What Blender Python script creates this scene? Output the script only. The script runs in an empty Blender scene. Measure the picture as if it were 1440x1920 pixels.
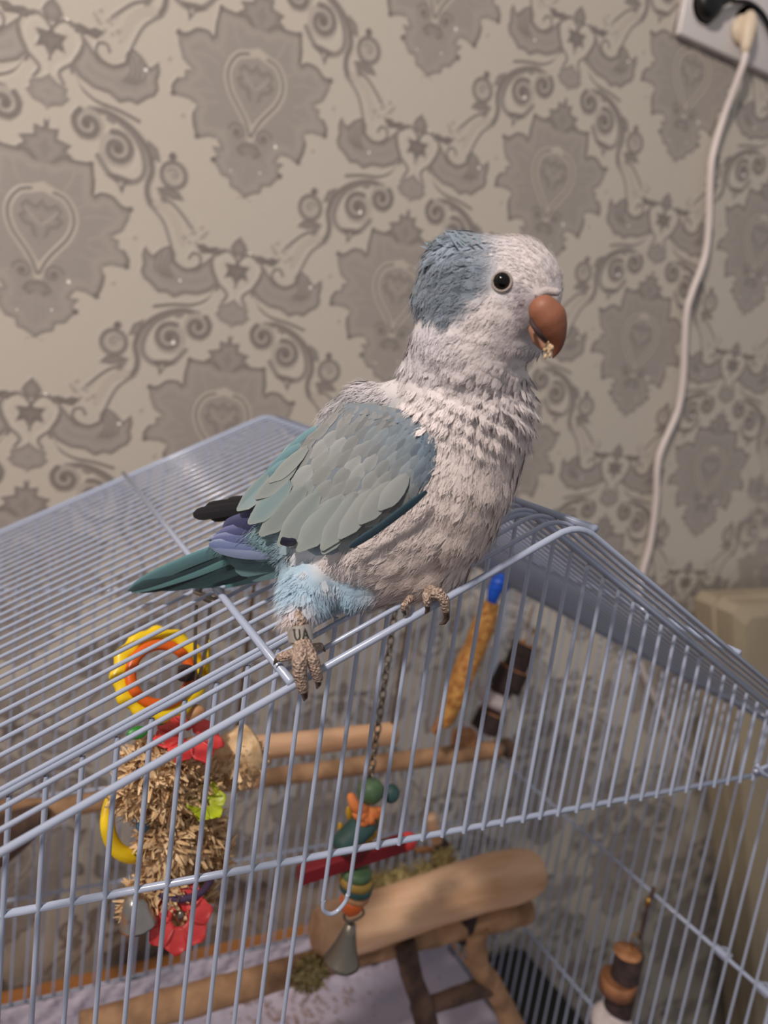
import bpy, bmesh, math, random
import numpy as np
from mathutils import Vector, Matrix
from mathutils.bvhtree import BVHTree
random.seed(5); rng = np.random.default_rng(5)
C = bpy.context.scene.collection
sc = bpy.context.scene

# ------------------------------------------------------------------ camera
FPX = 1422.0
CAM = Vector((-0.0102, -0.2756, 0.2172))
yaw, pitch, roll = -0.48668, -0.18006, -0.14039
RC = Matrix.Rotation(yaw, 3, 'Z') @ Matrix.Rotation(pitch, 3, 'X') @ Matrix.Rotation(roll, 3, 'Y')   # x right, y forward, z up
cam_d = bpy.data.cameras.new('camera'); cam = bpy.data.objects.new('camera', cam_d); C.objects.link(cam)
cam.matrix_world = Matrix.Translation(CAM) @ (RC @ Matrix.Rotation(math.pi / 2, 3, 'X')).to_4x4()
cam_d.sensor_fit = 'HORIZONTAL'; cam_d.sensor_width = 36; cam_d.lens = 36 * FPX / 1440
cam_d.clip_start = 0.01
cam_d.dof.use_dof = True; cam_d.dof.focus_distance = 0.305; cam_d.dof.aperture_fstop = 10.5
sc.camera = cam
# ------------------------------------------------------------------ world, lamp, exposure
w = bpy.data.worlds.new('world'); sc.world = w; w.use_nodes = True
w.node_tree.nodes['Background'].inputs[0].default_value = (0.90, 0.87, 0.90, 1)
w.node_tree.nodes['Background'].inputs[1].default_value = 0.33
ld = bpy.data.lights.new('room_lamp', 'POINT'); ld.energy = 100; ld.shadow_soft_size = 0.06; ld.color = (1.0, 0.89, 0.81)
lo = bpy.data.objects.new('room_lamp', ld); lo.location = (-0.85, -0.60, 1.25); C.objects.link(lo)
sc.view_settings.view_transform = 'Standard'; sc.view_settings.look = 'None'
sc.view_settings.exposure = 0.0; sc.view_settings.gamma = 1.0; sc.view_settings.use_curve_mapping = False

# ------------------------------------------------------------------ helpers
def ray(px, py):
    return RC @ Vector(((px - 720) / FPX, 1, -(py - 960) / FPX))
def at(px, py, y):                      # a picture point carried to the depth y of its own object
    r = ray(px, py); return CAM + r * ((y - CAM.y) / r.y)
def depth(P): return (RC.transposed() @ (Vector(P) - CAM)).y
def topx(P):
    v = RC.transposed() @ (Vector(P) - CAM); return 720 + FPX * v.x / v.y, 960 - FPX * v.z / v.y
RCn = np.array(RC); CAMn = np.array(CAM)
def topx_np(P):
    v = (P - CAMn) @ RCn; return 720 + FPX * v[:, 0] / v[:, 1], 960 - FPX * v[:, 2] / v[:, 1]
def srgb(c):
    return tuple((x / 255 / 12.92 if x / 255 <= .04045 else ((x / 255 + .055) / 1.055) ** 2.4) for x in c)

def mat(name, col, rough=.5, metal=0, var=None, vscale=40, bump=0, bscale=60, attr=None, coat=0, sss=0, trans=0, wave=None, vor=None, sheen=0, alpha=1, stretch=(1, 1, 1), detail=4, spec=.5):
    m = bpy.data.materials.new(name); m.use_nodes = True; nt = m.node_tree; N = nt.nodes; Lk = nt.links
    b = N['Principled BSDF']; b.inputs['Roughness'].default_value = rough; b.inputs['Metallic'].default_value = metal
    b.inputs['Specular IOR Level'].default_value = spec
    c = (*srgb(col), 1); b.inputs['Base Color'].default_value = c
    b.inputs['Coat Weight'].default_value = coat; b.inputs['Sheen Weight'].default_value = sheen
    if sss:
        b.inputs['Subsurface Weight'].default_value = sss; b.inputs['Subsurface Scale'].default_value = .004
        b.inputs['Subsurface Radius'].default_value = (1, .7, .6)
    b.inputs['Transmission Weight'].default_value = trans
    tc = N.new('ShaderNodeTexCoord'); mp = N.new('ShaderNodeMapping'); mp.inputs['Scale'].default_value = stretch
    Lk.new(tc.outputs['Object'], mp.inputs[0]); src = None
    if attr:
        a = N.new('ShaderNodeAttribute'); a.attribute_name = attr; src = a.outputs['Color']
    if var:
        nz = N.new('ShaderNodeTexNoise'); nz.inputs['Scale'].default_value = vscale; nz.inputs['Detail'].default_value = detail
        Lk.new(mp.outputs[0], nz.inputs['Vector'])
        cr = N.new('ShaderNodeValToRGB'); cr.color_ramp.elements[0].position = .35; cr.color_ramp.elements[1].position = .65
        cr.color_ramp.elements[0].color = c; cr.color_ramp.elements[1].color = (*srgb(var), 1)
        Lk.new(nz.outputs[0], cr.inputs[0]); src = cr.outputs[0]
    if src: Lk.new(src, b.inputs['Base Color'])
    if bump:
        bn = N.new('ShaderNodeBump'); bn.inputs['Strength'].default_value = bump; bn.inputs['Distance'].default_value = .001
        if vor: t = N.new('ShaderNodeTexVoronoi'); t.inputs['Scale'].default_value = bscale
        elif wave: t = N.new('ShaderNodeTexWave'); t.inputs['Scale'].default_value = bscale; t.inputs['Distortion'].default_value = wave
        else: t = N.new('ShaderNodeTexNoise'); t.inputs['Scale'].default_value = bscale; t.inputs['Detail'].default_value = 5
        Lk.new(mp.outputs[0], t.inputs['Vector']); Lk.new(t.outputs[0], bn.inputs['Height']); Lk.new(bn.outputs[0], b.inputs['Normal'])
    return m

def tag(o, label=None, cat=None, group=None, kind=None):
    if label: o['label'] = label
    if cat: o['category'] = cat
    if group: o['group'] = group
    if kind: o['kind'] = kind
    return o
def empty(name, loc, label=None, cat=None, group=None):
    o = bpy.data.objects.new(name, None); o.location = loc; o.empty_display_size = .01; C.objects.link(o); return tag(o, label, cat, group)
def wloc(o):
    p = Vector(o.location)
    while o.parent: o = o.parent; p += Vector(o.location)
    return p
def link(name, me, m, parent=None, loc=None):
    o = bpy.data.objects.new(name, me)
    if m and not me.materials: me.materials.append(m)
    C.objects.link(o); base = Vector(loc) if loc is not None else Vector((0, 0, 0))
    if parent: o.parent = parent; base = base - wloc(parent)
    o.location = base; return o
def smooth(me, on=True):
    me.polygons.foreach_set('use_smooth', [on] * len(me.polygons))
def obj(name, v, f, m, parent=None, sm=True, loc=None):
    """vertices in world space; the object's origin is put at its own middle"""
    v = np.asarray(v, float); c = v.mean(0) if loc is None else np.array(loc)
    me = bpy.data.meshes.new(name); me.from_pydata((v - c).tolist(), [], f); me.update()
    if sm: smooth(me)
    return link(name, me, m, parent, c)
class MB:
    def __init__(s): s.v = []; s.f = []
    def add(s, v, f):
        n = len(s.v); s.v += [tuple(p) for p in v]; s.f += [tuple(i + n for i in q) for q in f]; return s
    def build(s, name, m, parent=None, sm=True): return obj(name, s.v, s.f, m, parent, sm)
def tube(pts, r, n=8, caps=True, closed=False):
    pts = [Vector(p) for p in pts]; k = len(pts); rs = r if hasattr(r, '__len__') else [r] * k
    V, F = [], []; prev = None
    for i, p in enumerate(pts):
        a = pts[(i - 1) % k] if (closed or i > 0) else p; b = pts[(i + 1) % k] if (closed or i < k - 1) else p
        t = (b - a).normalized()
        if prev is None: u = t.orthogonal().normalized()
        else: u = (prev - t * prev.dot(t)); u = u.normalized() if u.length > 1e-9 else t.orthogonal().normalized()
        prev = u; q = t.cross(u)
        for j in range(n):
            an = 2 * math.pi * j / n; V.append(p + (u * math.cos(an) + q * math.sin(an)) * rs[i])
    m_ = k if closed else k - 1
    for i in range(m_):
        for j in range(n):
            a = i * n + j; b = i * n + (j + 1) % n; c_ = ((i + 1) % k) * n + (j + 1) % n; d = ((i + 1) % k) * n + j
            F.append((a, b, c_, d))
    if caps and not closed:
        F.append(tuple(range(n))[::-1]); F.append(tuple((k - 1) * n + j for j in range(n)))
    return V, F
def spline(pts, n=6):
    P = [Vector(p) for p in pts]; out = []
    for i in range(len(P) - 1):
        a = P[max(i - 1, 0)]; b = P[i]; c_ = P[i + 1]; d = P[min(i + 2, len(P) - 1)]
        for k in range(n):
            t = k / n
            out.append(.5 * ((2 * b) + (c_ - a) * t + (2 * a - 5 * b + 4 * c_ - d) * t * t + (3 * b - a - 3 * c_ + d) * t ** 3))
    out.append(P[-1]); return out
def lathe(prof, c, ax, n=20):
    """prof: list of (radius, height along the axis)"""
    ax = Vector(ax).normalized(); u = ax.orthogonal().normalized(); q = ax.cross(u); c = Vector(c); V, F = [], []
    for r, h in prof:
        for j in range(n):
            a = 2 * math.pi * j / n; V.append(c + ax * h + (u * math.cos(a) + q * math.sin(a)) * max(r, 1e-5))
    for i in range(len(prof) - 1):
        for j in range(n): F.append((i * n + j, i * n + (j + 1) % n, (i + 1) * n + (j + 1) % n, (i + 1) * n + j))
    F.append(tuple(range(n))[::-1]); F.append(tuple((len(prof) - 1) * n + j for j in range(n)))
    return V, F
def box(lo_, hi_, bev=0):
    bm = bmesh.new(); bmesh.ops.create_cube(bm, size=1)
    for v in bm.verts:
        for k in range(3): v.co[k] = (lo_[k] + hi_[k]) / 2 + v.co[k] * (hi_[k] - lo_[k])
    if bev: bmesh.ops.bevel(bm, geom=bm.edges[:], offset=bev, segments=2, affect='EDGES', profile=.5)
    V = [v.co.copy() for v in bm.verts]; F = [tuple(v.index for v in f.verts) for f in bm.faces]; bm.free(); return V, F
_ico = {}
def ico(sub):
    if sub not in _ico:
        bm = bmesh.new(); bmesh.ops.create_icosphere(bm, subdivisions=sub, radius=1)
        _ico[sub] = (np.array([v.co[:] for v in bm.verts]), [tuple(v.index for v in f.verts) for f in bm.faces]); bm.free()
    return _ico[sub]
def ball(c, r, sub=2):
    v, f = ico(sub); r = np.array(r) if hasattr(r, '__len__') else r
    return v * r + np.array(c), f
def chain(keys, step=.35):
    """keys: (point, radius) -> many spheres between them"""
    out = []
    for (a, ra), (b, rb) in zip(keys[:-1], keys[1:]):
        a = Vector(a); b = Vector(b); n = max(1, int((b - a).length / (min(ra, rb) * step)) + 1)
        for k in range(n): t = k / n; out.append((a.lerp(b, t), ra * (1 - t) + rb * t))
    out.append((Vector(keys[-1][0]), keys[-1][1])); return out
def blob(name, balls, vox, m, parent=None, sm=6, squash=None, sub=3, post=None):
    """one continuous surface grown over many spheres (voxel remesh, then smoothing)"""
    V, F = [], []; ov, of = ico(sub)
    for c, r in balls:
        q = ov * r
        if squash is not None: a, k = squash; a = np.array(a); q = q + np.outer(q @ a, a) * (k - 1)
        n = len(V) * 0 + sum(len(x) for x in V); V.append(q + np.array(c)); F += [tuple(i + n for i in t) for t in of]
    V = np.vstack(V); c0 = V.mean(0); me = bpy.data.meshes.new(name + '_raw'); me.from_pydata((V - c0).tolist(), [], F)
    o = bpy.data.objects.new(name + '_raw', me); C.objects.link(o)
    md = o.modifiers.new('r', 'REMESH'); md.mode = 'VOXEL'; md.voxel_size = vox; md.use_smooth_shade = True
    if sm: s = o.modifiers.new('s', 'SMOOTH'); s.factor = .5; s.iterations = sm
    dg = bpy.context.evaluated_depsgraph_get(); m2 = bpy.data.meshes.new_from_object(o.evaluated_get(dg))
    bpy.data.objects.remove(o); m2.materials.clear(); m2.name = name
    if post: post(m2, c0)
    smooth(m2); return link(name, m2, m, parent, c0)
def noise3(P, s, seed=0):
    """cheap smooth noise by summed sines"""
    r = np.random.default_rng(seed); o = 0
    for k in range(6):
        d = r.normal(size=3); d /= np.linalg.norm(d); o = o + np.sin(P @ d * s * (1 + .35 * k) + r.uniform(0, 6.28))
    return o / 6
def vcol(me, cols, name='Col'):
    a = me.color_attributes.new(name, 'FLOAT_COLOR', 'POINT')
    c = np.ones((len(me.vertices), 4)); c[:, :3] = cols; a.data.foreach_set('color', c.ravel())
def lin(c):
    c = np.asarray(c, float) / 255; return np.where(c <= .04045, c / 12.92, ((c + .055) / 1.055) ** 2.4)

# ------------------------------------------------------------------ materials
M_wire = mat('painted wire', (168, 178, 200), .2, coat=.4, bump=.05, bscale=300)
M_steel = mat('steel', (190, 185, 178), .3, 1, bump=.15, bscale=500)
M_oldsteel = mat('dull steel', (150, 142, 130), .38, 1, bump=.2, bscale=400)
M_rust = mat('rusty wire', (112, 88, 70), .5, .5, var=(75, 58, 48), vscale=200)
M_brass = mat('brass', (190, 145, 80), .35, 1)
M_wood = mat('peeled branch', (228, 188, 152), .8, var=(200, 154, 116), vscale=26, bump=.9, bscale=80, stretch=(.35, 2.5, 2.5))
M_wood2 = mat('weathered branch', (182, 142, 106), .8, var=(132, 100, 72), vscale=45, bump=.6, bscale=90)
M_dark = mat('dark branch', (100, 76, 62), .85, var=(66, 50, 42), vscale=60, bump=.6, bscale=110)
M_bark = mat('dark bark', (64, 48, 46), .9, var=(40, 31, 31), vscale=120, bump=.9, bscale=220)
M_cut = mat('cut wood', (186, 134, 90), .7, var=(150, 98, 62), vscale=120, bump=.3, bscale=300)
M_fibre = mat('palm fibre', (236, 206, 164), .9, var=(205, 168, 122), vscale=160, bump=1, bscale=260, sss=.1)
M_yellow = mat('yellow plastic', (240, 205, 30), .35, sss=.2, var=(225, 185, 20), vscale=60)
M_orange = mat('orange plastic', (215, 96, 22), .35, sss=.2)
M_red = mat('red plastic', (228, 78, 76), .45, sss=.15, var=(206, 54, 56), vscale=90)
M_green = mat('green plastic', (36, 130, 42), .4)
M_lime = mat('lime plastic', (176, 190, 40), .4)
M_blue = mat('blue plastic', (22, 88, 205), .4)
M_bluebead = mat('faded blue wood', (60, 100, 125), .6)
M_purple = mat('purple cord', (72, 52, 82), .8)
M_sage = mat('green wooden bead', (92, 122, 84), .5, var=(72, 100, 70), vscale=70)
M_teal = mat('dark green cork', (34, 62, 56), .6, var=(50, 84, 84), vscale=60, bump=.4)
M_coral = mat('orange felt', (228, 140, 80), .8, var=(205, 112, 58), vscale=90)
M_crimson = mat('crimson stick', (128, 22, 34), .5, var=(104, 16, 28), vscale=60)
M_seed = mat('seed coating', (214, 162, 88), .75, var=(158, 98, 46), vscale=190, bump=1, bscale=260, vor=True)
M_lava = mat('pale stone', (200, 190, 188), .9, var=(176, 165, 165), vscale=90, bump=.6, bscale=200)
M_tan = mat('tan wooden bead', (198, 152, 112), .55, var=(178, 128, 90), vscale=80)
M_hemp = mat('knotted straw', (200, 182, 128), .9, var=(140, 126, 78), vscale=260, bump=1, bscale=300)
M_paper = mat('tray paper', (200, 190, 202), .75, var=(186, 178, 192), vscale=12, bump=.1, bscale=80)
M_tray = mat('grey tray', (126, 130, 142), .5)
M_top = mat('honey wood top', (205, 142, 84), .5, var=(186, 122, 66), vscale=14, stretch=(.2, 4, 1), coat=.2)
M_side = mat('wood edge', (150, 100, 60), .5)
M_white = mat('white plastic', (214, 208, 206), .35, coat=.2)
M_cream = mat('cream plug', (226, 208, 182), .45)
M_cable = mat('white cable', (226, 214, 208), .45)
M_black = mat('black rubber', (14, 13, 14), .4)
M_floor = mat('dark laminate', (62, 50, 42), .6, var=(44, 35, 30), vscale=8, stretch=(1, 8, 1))
M_card = mat('beige card', (176, 162, 138), .85, var=(166, 152, 128), vscale=10)

# ------------------------------------------------------------------ setting: papered wall and floor
P_, H_, OX, OZ, SO, WY = .178, .3188, .0184, .4557, .0117, .5
WYAW = -.0187
def damask(nx=156, nz=278):
    """one repeat of the damask: value -0.3 light line .. 0 ground .. 1 dark line; mm, medallion at 0,0"""
    X, Z = np.meshgrid(np.linspace(-89, 89, nx), np.linspace(-159.4, 159.4, nz)); G = np.zeros_like(X)
    def idx(xmin, xmax, zmin, zmax):
        i0 = max(0, int((xmin + 89) / 178 * (nx - 1)) - 1); i1 = min(nx, int((xmax + 89) / 178 * (nx - 1)) + 3)
        j0 = max(0, int((zmin + 159.4) / 318.8 * (nz - 1)) - 1); j1 = min(nz, int((zmax + 159.4) / 318.8 * (nz - 1)) + 3)
        return (slice(j0, j1), slice(i0, i1)) if i1 > i0 and j1 > j0 else None
    def segd(x, z, pts):
        D = np.full(x.shape, 1e9)
        for (ax, az), (bx, bz) in zip(pts[:-1], pts[1:]):
            dx, dz = bx - ax, bz - az; L2 = dx * dx + dz * dz + 1e-9
            t = np.clip(((x - ax) * dx + (z - az) * dz) / L2, 0, 1)
            D = np.minimum(D, np.hypot(x - ax - t * dx, z - az - t * dz))
        return D
    def crv(pts, n=5): return [(p.x, p.y) for p in spline([(a, b, 0) for a, b in pts], n)]
    def each(pts):
        for mir in (1, -1):
            for ci in (-1, 0, 1):
                for cj in (-2, -1, 0, 1, 2):
                    if (ci + cj) % 2: continue
                    yield [(mir * a + 178 * ci, b + 159.4 * cj) for a, b in pts]
    def prep(pts, wd):
        xs = [p[0] for p in pts]; zs = [p[1] for p in pts]; return idx(min(xs) - wd, max(xs) + wd, min(zs) - wd, max(zs) + wd)
    def fill(pts, val=.56, edge=.22, ew=2.2, cut=0):
        for q in each(pts):
            s = prep(q, 4)
            if s is None: continue
            x, z = X[s], Z[s]; ins = np.zeros(x.shape, bool); qq = q + [q[0]]
            for (ax, az), (bx, bz) in zip(qq[:-1], qq[1:]):
                c_ = ((az > z) != (bz > z)) & (x < (bx - ax) * (z - az) / (bz - az + 1e-12) + ax); ins ^= c_
            D = segd(x, z, q[:len(q) - cut] if cut else qq); sd = np.where(ins, D, -D); a = np.clip(sd / 1.2 + .5, 0, 1)
            tone = val + edge * np.exp(-(sd / ew) ** 2) - .10 * np.exp(-((sd - 7) / 3) ** 2)
            G[s] = G[s] * (1 - a) + np.maximum(G[s], tone) * a
    def stroke(pts, wd, val, soft=1.0, mode='over', n=5):
        for q in each(crv(pts, n) if n else pts):
            s = prep(q, wd + 3)
            if s is None: continue
            D = segd(X[s], Z[s], q); a = np.clip((wd / 2 - D) / soft + .5, 0, 1)
            G[s] = G[s] * (1 - a) + val * a
    def spiral(cx, cz, R, turns=1.6, s=1, ph=0, wd=3, val=.8):
        pts = [(cx + s * (R * (1 - k / 26)) * math.cos(ph + k / 26 * turns * 6.283), cz + (R * (1 - k / 26)) * math.sin(ph + k / 26 * turns * 6.283)) for k in range(24)]
        stroke(pts, wd, val, n=0)
    def dot(cx, cz, r, val): stroke([(cx, cz), (cx + .1, cz)], 2 * r, val, n=0)
    u = lambda pts, dz: [(a, b + dz) for a, b in pts]
    # medallion
    out = [(7.5, -104.3), (-0.8, -102.4), (-8.2, -97.5), (-15.3, -95.4), (-17.0, -88.5), (-25.0, -86.7), (-29.4, -80.5), (-33.7, -76.1), (-30.5, -69.9), (-35.9, -63.2), (-27.3, -62.9), (-31.8, -55.9), (-39.4, -56.1), (-50.2, -60.5), (-52.8, -52.4), (-55.9, -39.2), (-52.9, -31.5), (-60.6, -28.3), (-74.1, -28.6), (-76.5, -22.4), (-72.7, -14.6), (-65.8, -11.0), (-66.3, -5.2), (-59.2, -3.2), (-68.8, 3.4), (-73.4, 14.6), (-75.2, 24.9), (-68.8, 22.7), (-58.9, 32.3), (-48.0, 33.1), (-42.0, 28.1), (-41.3, 40.2), (-40.7, 52.1), (-38.3, 56.2), (-27.9, 54.4), (-16.6, 55.3), (-6.8, 50), (2, 48), (2, -104)]
    fill(u(out, 0), cut=2)
    for p in [(-38, 55), (-74, 24), (-74.5, -27), (-50, -58), (-33, -75)]: dot(p[0], p[1], 2.6, .95)
    for pts in ([(-38, 55), (-30, 54.5), (-20, 54)], [(-74, 24), (-66, 25), (-58, 31), (-48, 32), (-42, 27)], [(-74, -27), (-75.5, -21), (-71, -14)], [(-50, -58), (-54, -48), (-55, -39)], [(-41, 30), (-41, 42), (-38, 54)]):
        stroke(pts, 2.6, .86)
    for pts in ([(-41, 27), (-36, 20), (-30, 16)], [(-58, -4), (-48, -6), (-40, -10)], [(-52, -31), (-42, -27), (-34, -24)], [(-31, -55), (-26, -48), (-18, -40)], [(-60, 12), (-46, 12), (-36, 8)], [(-62, -20), (-50, -18), (-38, -16)], [(-25, 45), (-22, 36), (-18, 28)]):
        stroke(pts, 2.2, .46, 2)
    fill([(2, 84.9), (-2.6, 76.1), (-10.3, 77.6), (-9.5, 69.3), (-21.6, 66.2), (-17, 61), (-24, 56), (-14, 54), (-8, 48), (2, 47)], .68, .2, cut=1)
    fill([(0, 27), (-9.3, 24.5), (-18.7, 21.1), (-24.5, 11.2), (-25.8, 0), (-21.1, -12.8), (-13.4, -22.8), (-5.8, -33.2), (1, -40), (1, 27)], .36, .02, cut=2)
    stroke([(0, 28), (-9.3, 24.5), (-18.7, 21.1), (-25.5, 11.2), (-26.8, 0), (-22.1, -12.8), (-14.4, -22.8), (-6.8, -33.2), (-2.0, -40.9), (0, -48)], 7.5, .15, 1.5)
    stroke([(-9.3, 24.5), (-18.7, 21.1), (-25.5, 11.2), (-26.8, 0), (-22.1, -12.8), (-14.4, -22.8), (-6.8, -33.2), (-1, -46)], 2.6, .82)
    spiral(-12.8, -45.5, 8.5, 1.5, -1, .2, 2.8, .74); dot(-12.8, -45.5, 2.6, .85)
    fill([(0, 17), (-5, 11), (-12, 15), (-17, 10), (-14, 4), (-19, 1), (-14, -6), (-8, -7), (-6, -14), (1, -22), (1, 17)], .66, .14, cut=2); stroke([(-1, -4), (-9, 3), (-13, 8)], 1.6, .35)
    fill([(1, -52), (-8, -54), (-13, -61), (-6, -66), (1, -62)], .72, .1, cut=1)
    for a_ in range(5): stroke([(-2 - a_ * 3, -66 - a_ * 1), (-4 - a_ * 5, -82 + a_ * 3), (-5 - a_ * 6, -93 + a_ * 6)], 1.5, .5, 1.5)
    # small heart with its leaves, half a repeat lower
    S = -159.4 - 11.7
    leaf = [(-33.6, 0.7), (-26.5, 8.3), (-21.5, -3.4), (-16.3, -15.2), (-23.4, -24.1), (-35.9, -30.0), (-48.7, -30.9), (-58.4, -36.3), (-66.3, -32.6), (-73.6, -33.9), (-81.6, -26.6), (-88.0, -22.8), (-91.0, -16.0), (-89.1, -9.6), (-90.9, -1.4), (-88.6, 6.7), (-83.8, 1.1), (-81.2, -0.8), (-74.5, 6.6), (-65.1, 12.0), (-60.2, 4.4), (-60.1, -1.8), (-50.8, -7.5), (-40, -6)]
    fill(u(leaf, S), .58, .28, 2.8)
    stroke(u([(-65.0, 10.8), (-61.3, -3.2), (-48.3, -8.0), (-37.1, -2), (-37.2, 6.6), (-44.1, 8.1), (-47.2, 2.8)], S), 2.6, .86)
    stroke(u([(-59, 8), (-56, 0), (-48, -3), (-42, 1)], S), 3.2, .05, 1.4)
    for k in range(4): stroke(u([(-62 - 5 * k, 6 - 2 * k), (-66 - 4 * k, -8 - k), (-60 - 3 * k, -18)], S), 1.8, .82, 1.6)
    fill(u([(-42.5, 16.9), (-34, 18.5), (-30, 16), (-22, 18), (-12, 15), (-18, 10), (-28, 11), (-36, 9.5)], S), .84, .1)
    stroke(u([(-1.1, 8.9), (-6.1, 14.7), (-14.1, 16.7), (-23.7, 10.1), (-25.2, -2.4), (-18.8, -14.1), (-10, -21.7), (-8, -26.4), (-12, -33)], S), 3, .78)
    stroke(u([(-3, 4), (-8, 11), (-14.1, 12), (-19, 7), (-20.4, -2.4), (-14, -12), (-5, -20), (-3, -28)], S), 3.5, -.12, 1.4)
    fill(u([(0, 9), (-3, 5), (-13, 5), (-9, -1), (-12, -9), (-5, -7), (1, -18), (1, 9)], S), .84, .1, cut=2)
    fill(u([(0, 32), (-6, 26), (-9, 20), (-4, 14), (1, 12), (1, 32)], S), .72, .12, cut=2); fill(u([(0, -28), (-6.5, -33), (-15.4, -36), (-14.6, -42), (-18, -44), (-12, -51), (-4.4, -53), (1, -57), (1, -28)], S), .6, .14, cut=2)
    # scrolling vine
    stroke(u([(-17.3, -19.2), (-24, -31), (-38, -39.5), (-57.9, -42.5), (-76, -47)], S), 3.2, .82)
    stroke(u([(-19, -24), (-27, -36), (-42, -44)], S), 2.4, -.15)
    stroke(u([(-34.2, -47.7), (-49.8, -47.0), (-69.4, -54.5), (-84.5, -68.1), (-90.4, -85.2), (-87.2, -100.0), (-89.8, -111.9), (-98.2, -115.2), (-103.1, -108.3), (-100, -103)], S), 6.2, .66, 1.6)
    stroke(u([(-34.2, -47.7), (-49.8, -47.0), (-69.4, -54.5), (-84.5, -68.1), (-90.4, -85.2), (-87.2, -100.0), (-89.8, -111.9), (-98.2, -115.2)], S), 2, .9)
    stroke(u([(-50, -51), (-66, -57), (-79, -69), (-84, -85), (-80, -96), (-68.6, -101), (-54, -97), (-43, -84)], S), 5.0, .70, 1.6)
    stroke(u([(-57, -55), (-72, -66), (-76, -82), (-68, -92), (-56, -90)], S), 3.4, -.1)
    dot(-59, S - 74.7, 15.5, .30); dot(-33.5, S - 60.3, 13.5, .34); dot(-110, S - 85.6, 11, .26)
    spiral(-59.0, S - 74.7, 14.5, 1.7, 1, 1.2, 5.2, .80); dot(-59, S - 74.7, 3.6, .9)
    spiral(-33.5, S - 60.3, 13, 1.5, -1, 2.2, 5.2, .82); dot(-32, S - 60, 3.4, .9)
    fill(u([(-74, -98), (-68, -104), (-66, -112), (-60, -103), (-50, -98), (-60, -96)], S), .8, .1)
    stroke([(-110 + 11.3 * math.cos(k * .42), S - 85.6 + 11.3 * math.sin(k * .42)) for k in range(16)], 4.4, .76, 1.4, n=0); spiral(-110, S - 85.6, 6, .9, 1, .5, 2.6, .6); dot(-110, S - 85.6, 2.5, .5); dot(-107.7, S - 69.5, 3.6, .9)
    fill(u([(-122, -106), (-116, -99), (-104, -97), (-94, -100), (-103, -104), (-110, -107)], S), .70, .14)
    fill(u([(-46, -60), (-38, -72), (-28, -74), (-20, -66), (-18, -56), (-24, -48), (-30, -52)], S), .34, .1); fill(u([(-84, -60), (-94, -66), (-98, -78), (-92, -76), (-88, -84)], S), .7, .1)
    stroke(u([(-101.2, -107.0), (-114.2, -112.7), (-131.0, -129)], S), 3, .78); stroke(u([(-89.4, -115.0), (-104, -128.2), (-113.2, -149)], S), 3, .72)
    stroke(u([(-97, -113), (-112, -122), (-122, -142)], S), 8, .16, 2)
    rr = random.Random(3)
    for k in range(16): dot(-133 + rr.uniform(-13, 13), S - 136 + rr.uniform(-13, 10), rr.uniform(1.2, 2.4), .42)
    for k in range(3): dot(-64 - 16 * (k == 1), 44 - 44 * k, 2.2, .35)
    G2 = G.copy()
    for _ in range(1):
        G2[1:-1, 1:-1] = (G2[1:-1, 1:-1] * 4 + G2[:-2, 1:-1] + G2[2:, 1:-1] + G2[1:-1, :-2] + G2[1:-1, 2:]) / 8
    v = np.stack([X.ravel() / 1000, np.zeros(X.size), Z.ravel() / 1000], 1)
    ii = np.arange(nx * nz).reshape(nz, nx)
    f = np.stack([ii[:-1, :-1], ii[:-1, 1:], ii[1:, 1:], ii[1:, :-1]], -1).reshape(-1, 4)
    me = bpy.data.meshes.new('wallpaper_repeat'); me.from_pydata(v.tolist(), [], f.tolist())
    a = me.attributes.new('pat', 'FLOAT', 'POINT'); a.data.foreach_set('value', G2.ravel()); return me

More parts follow.
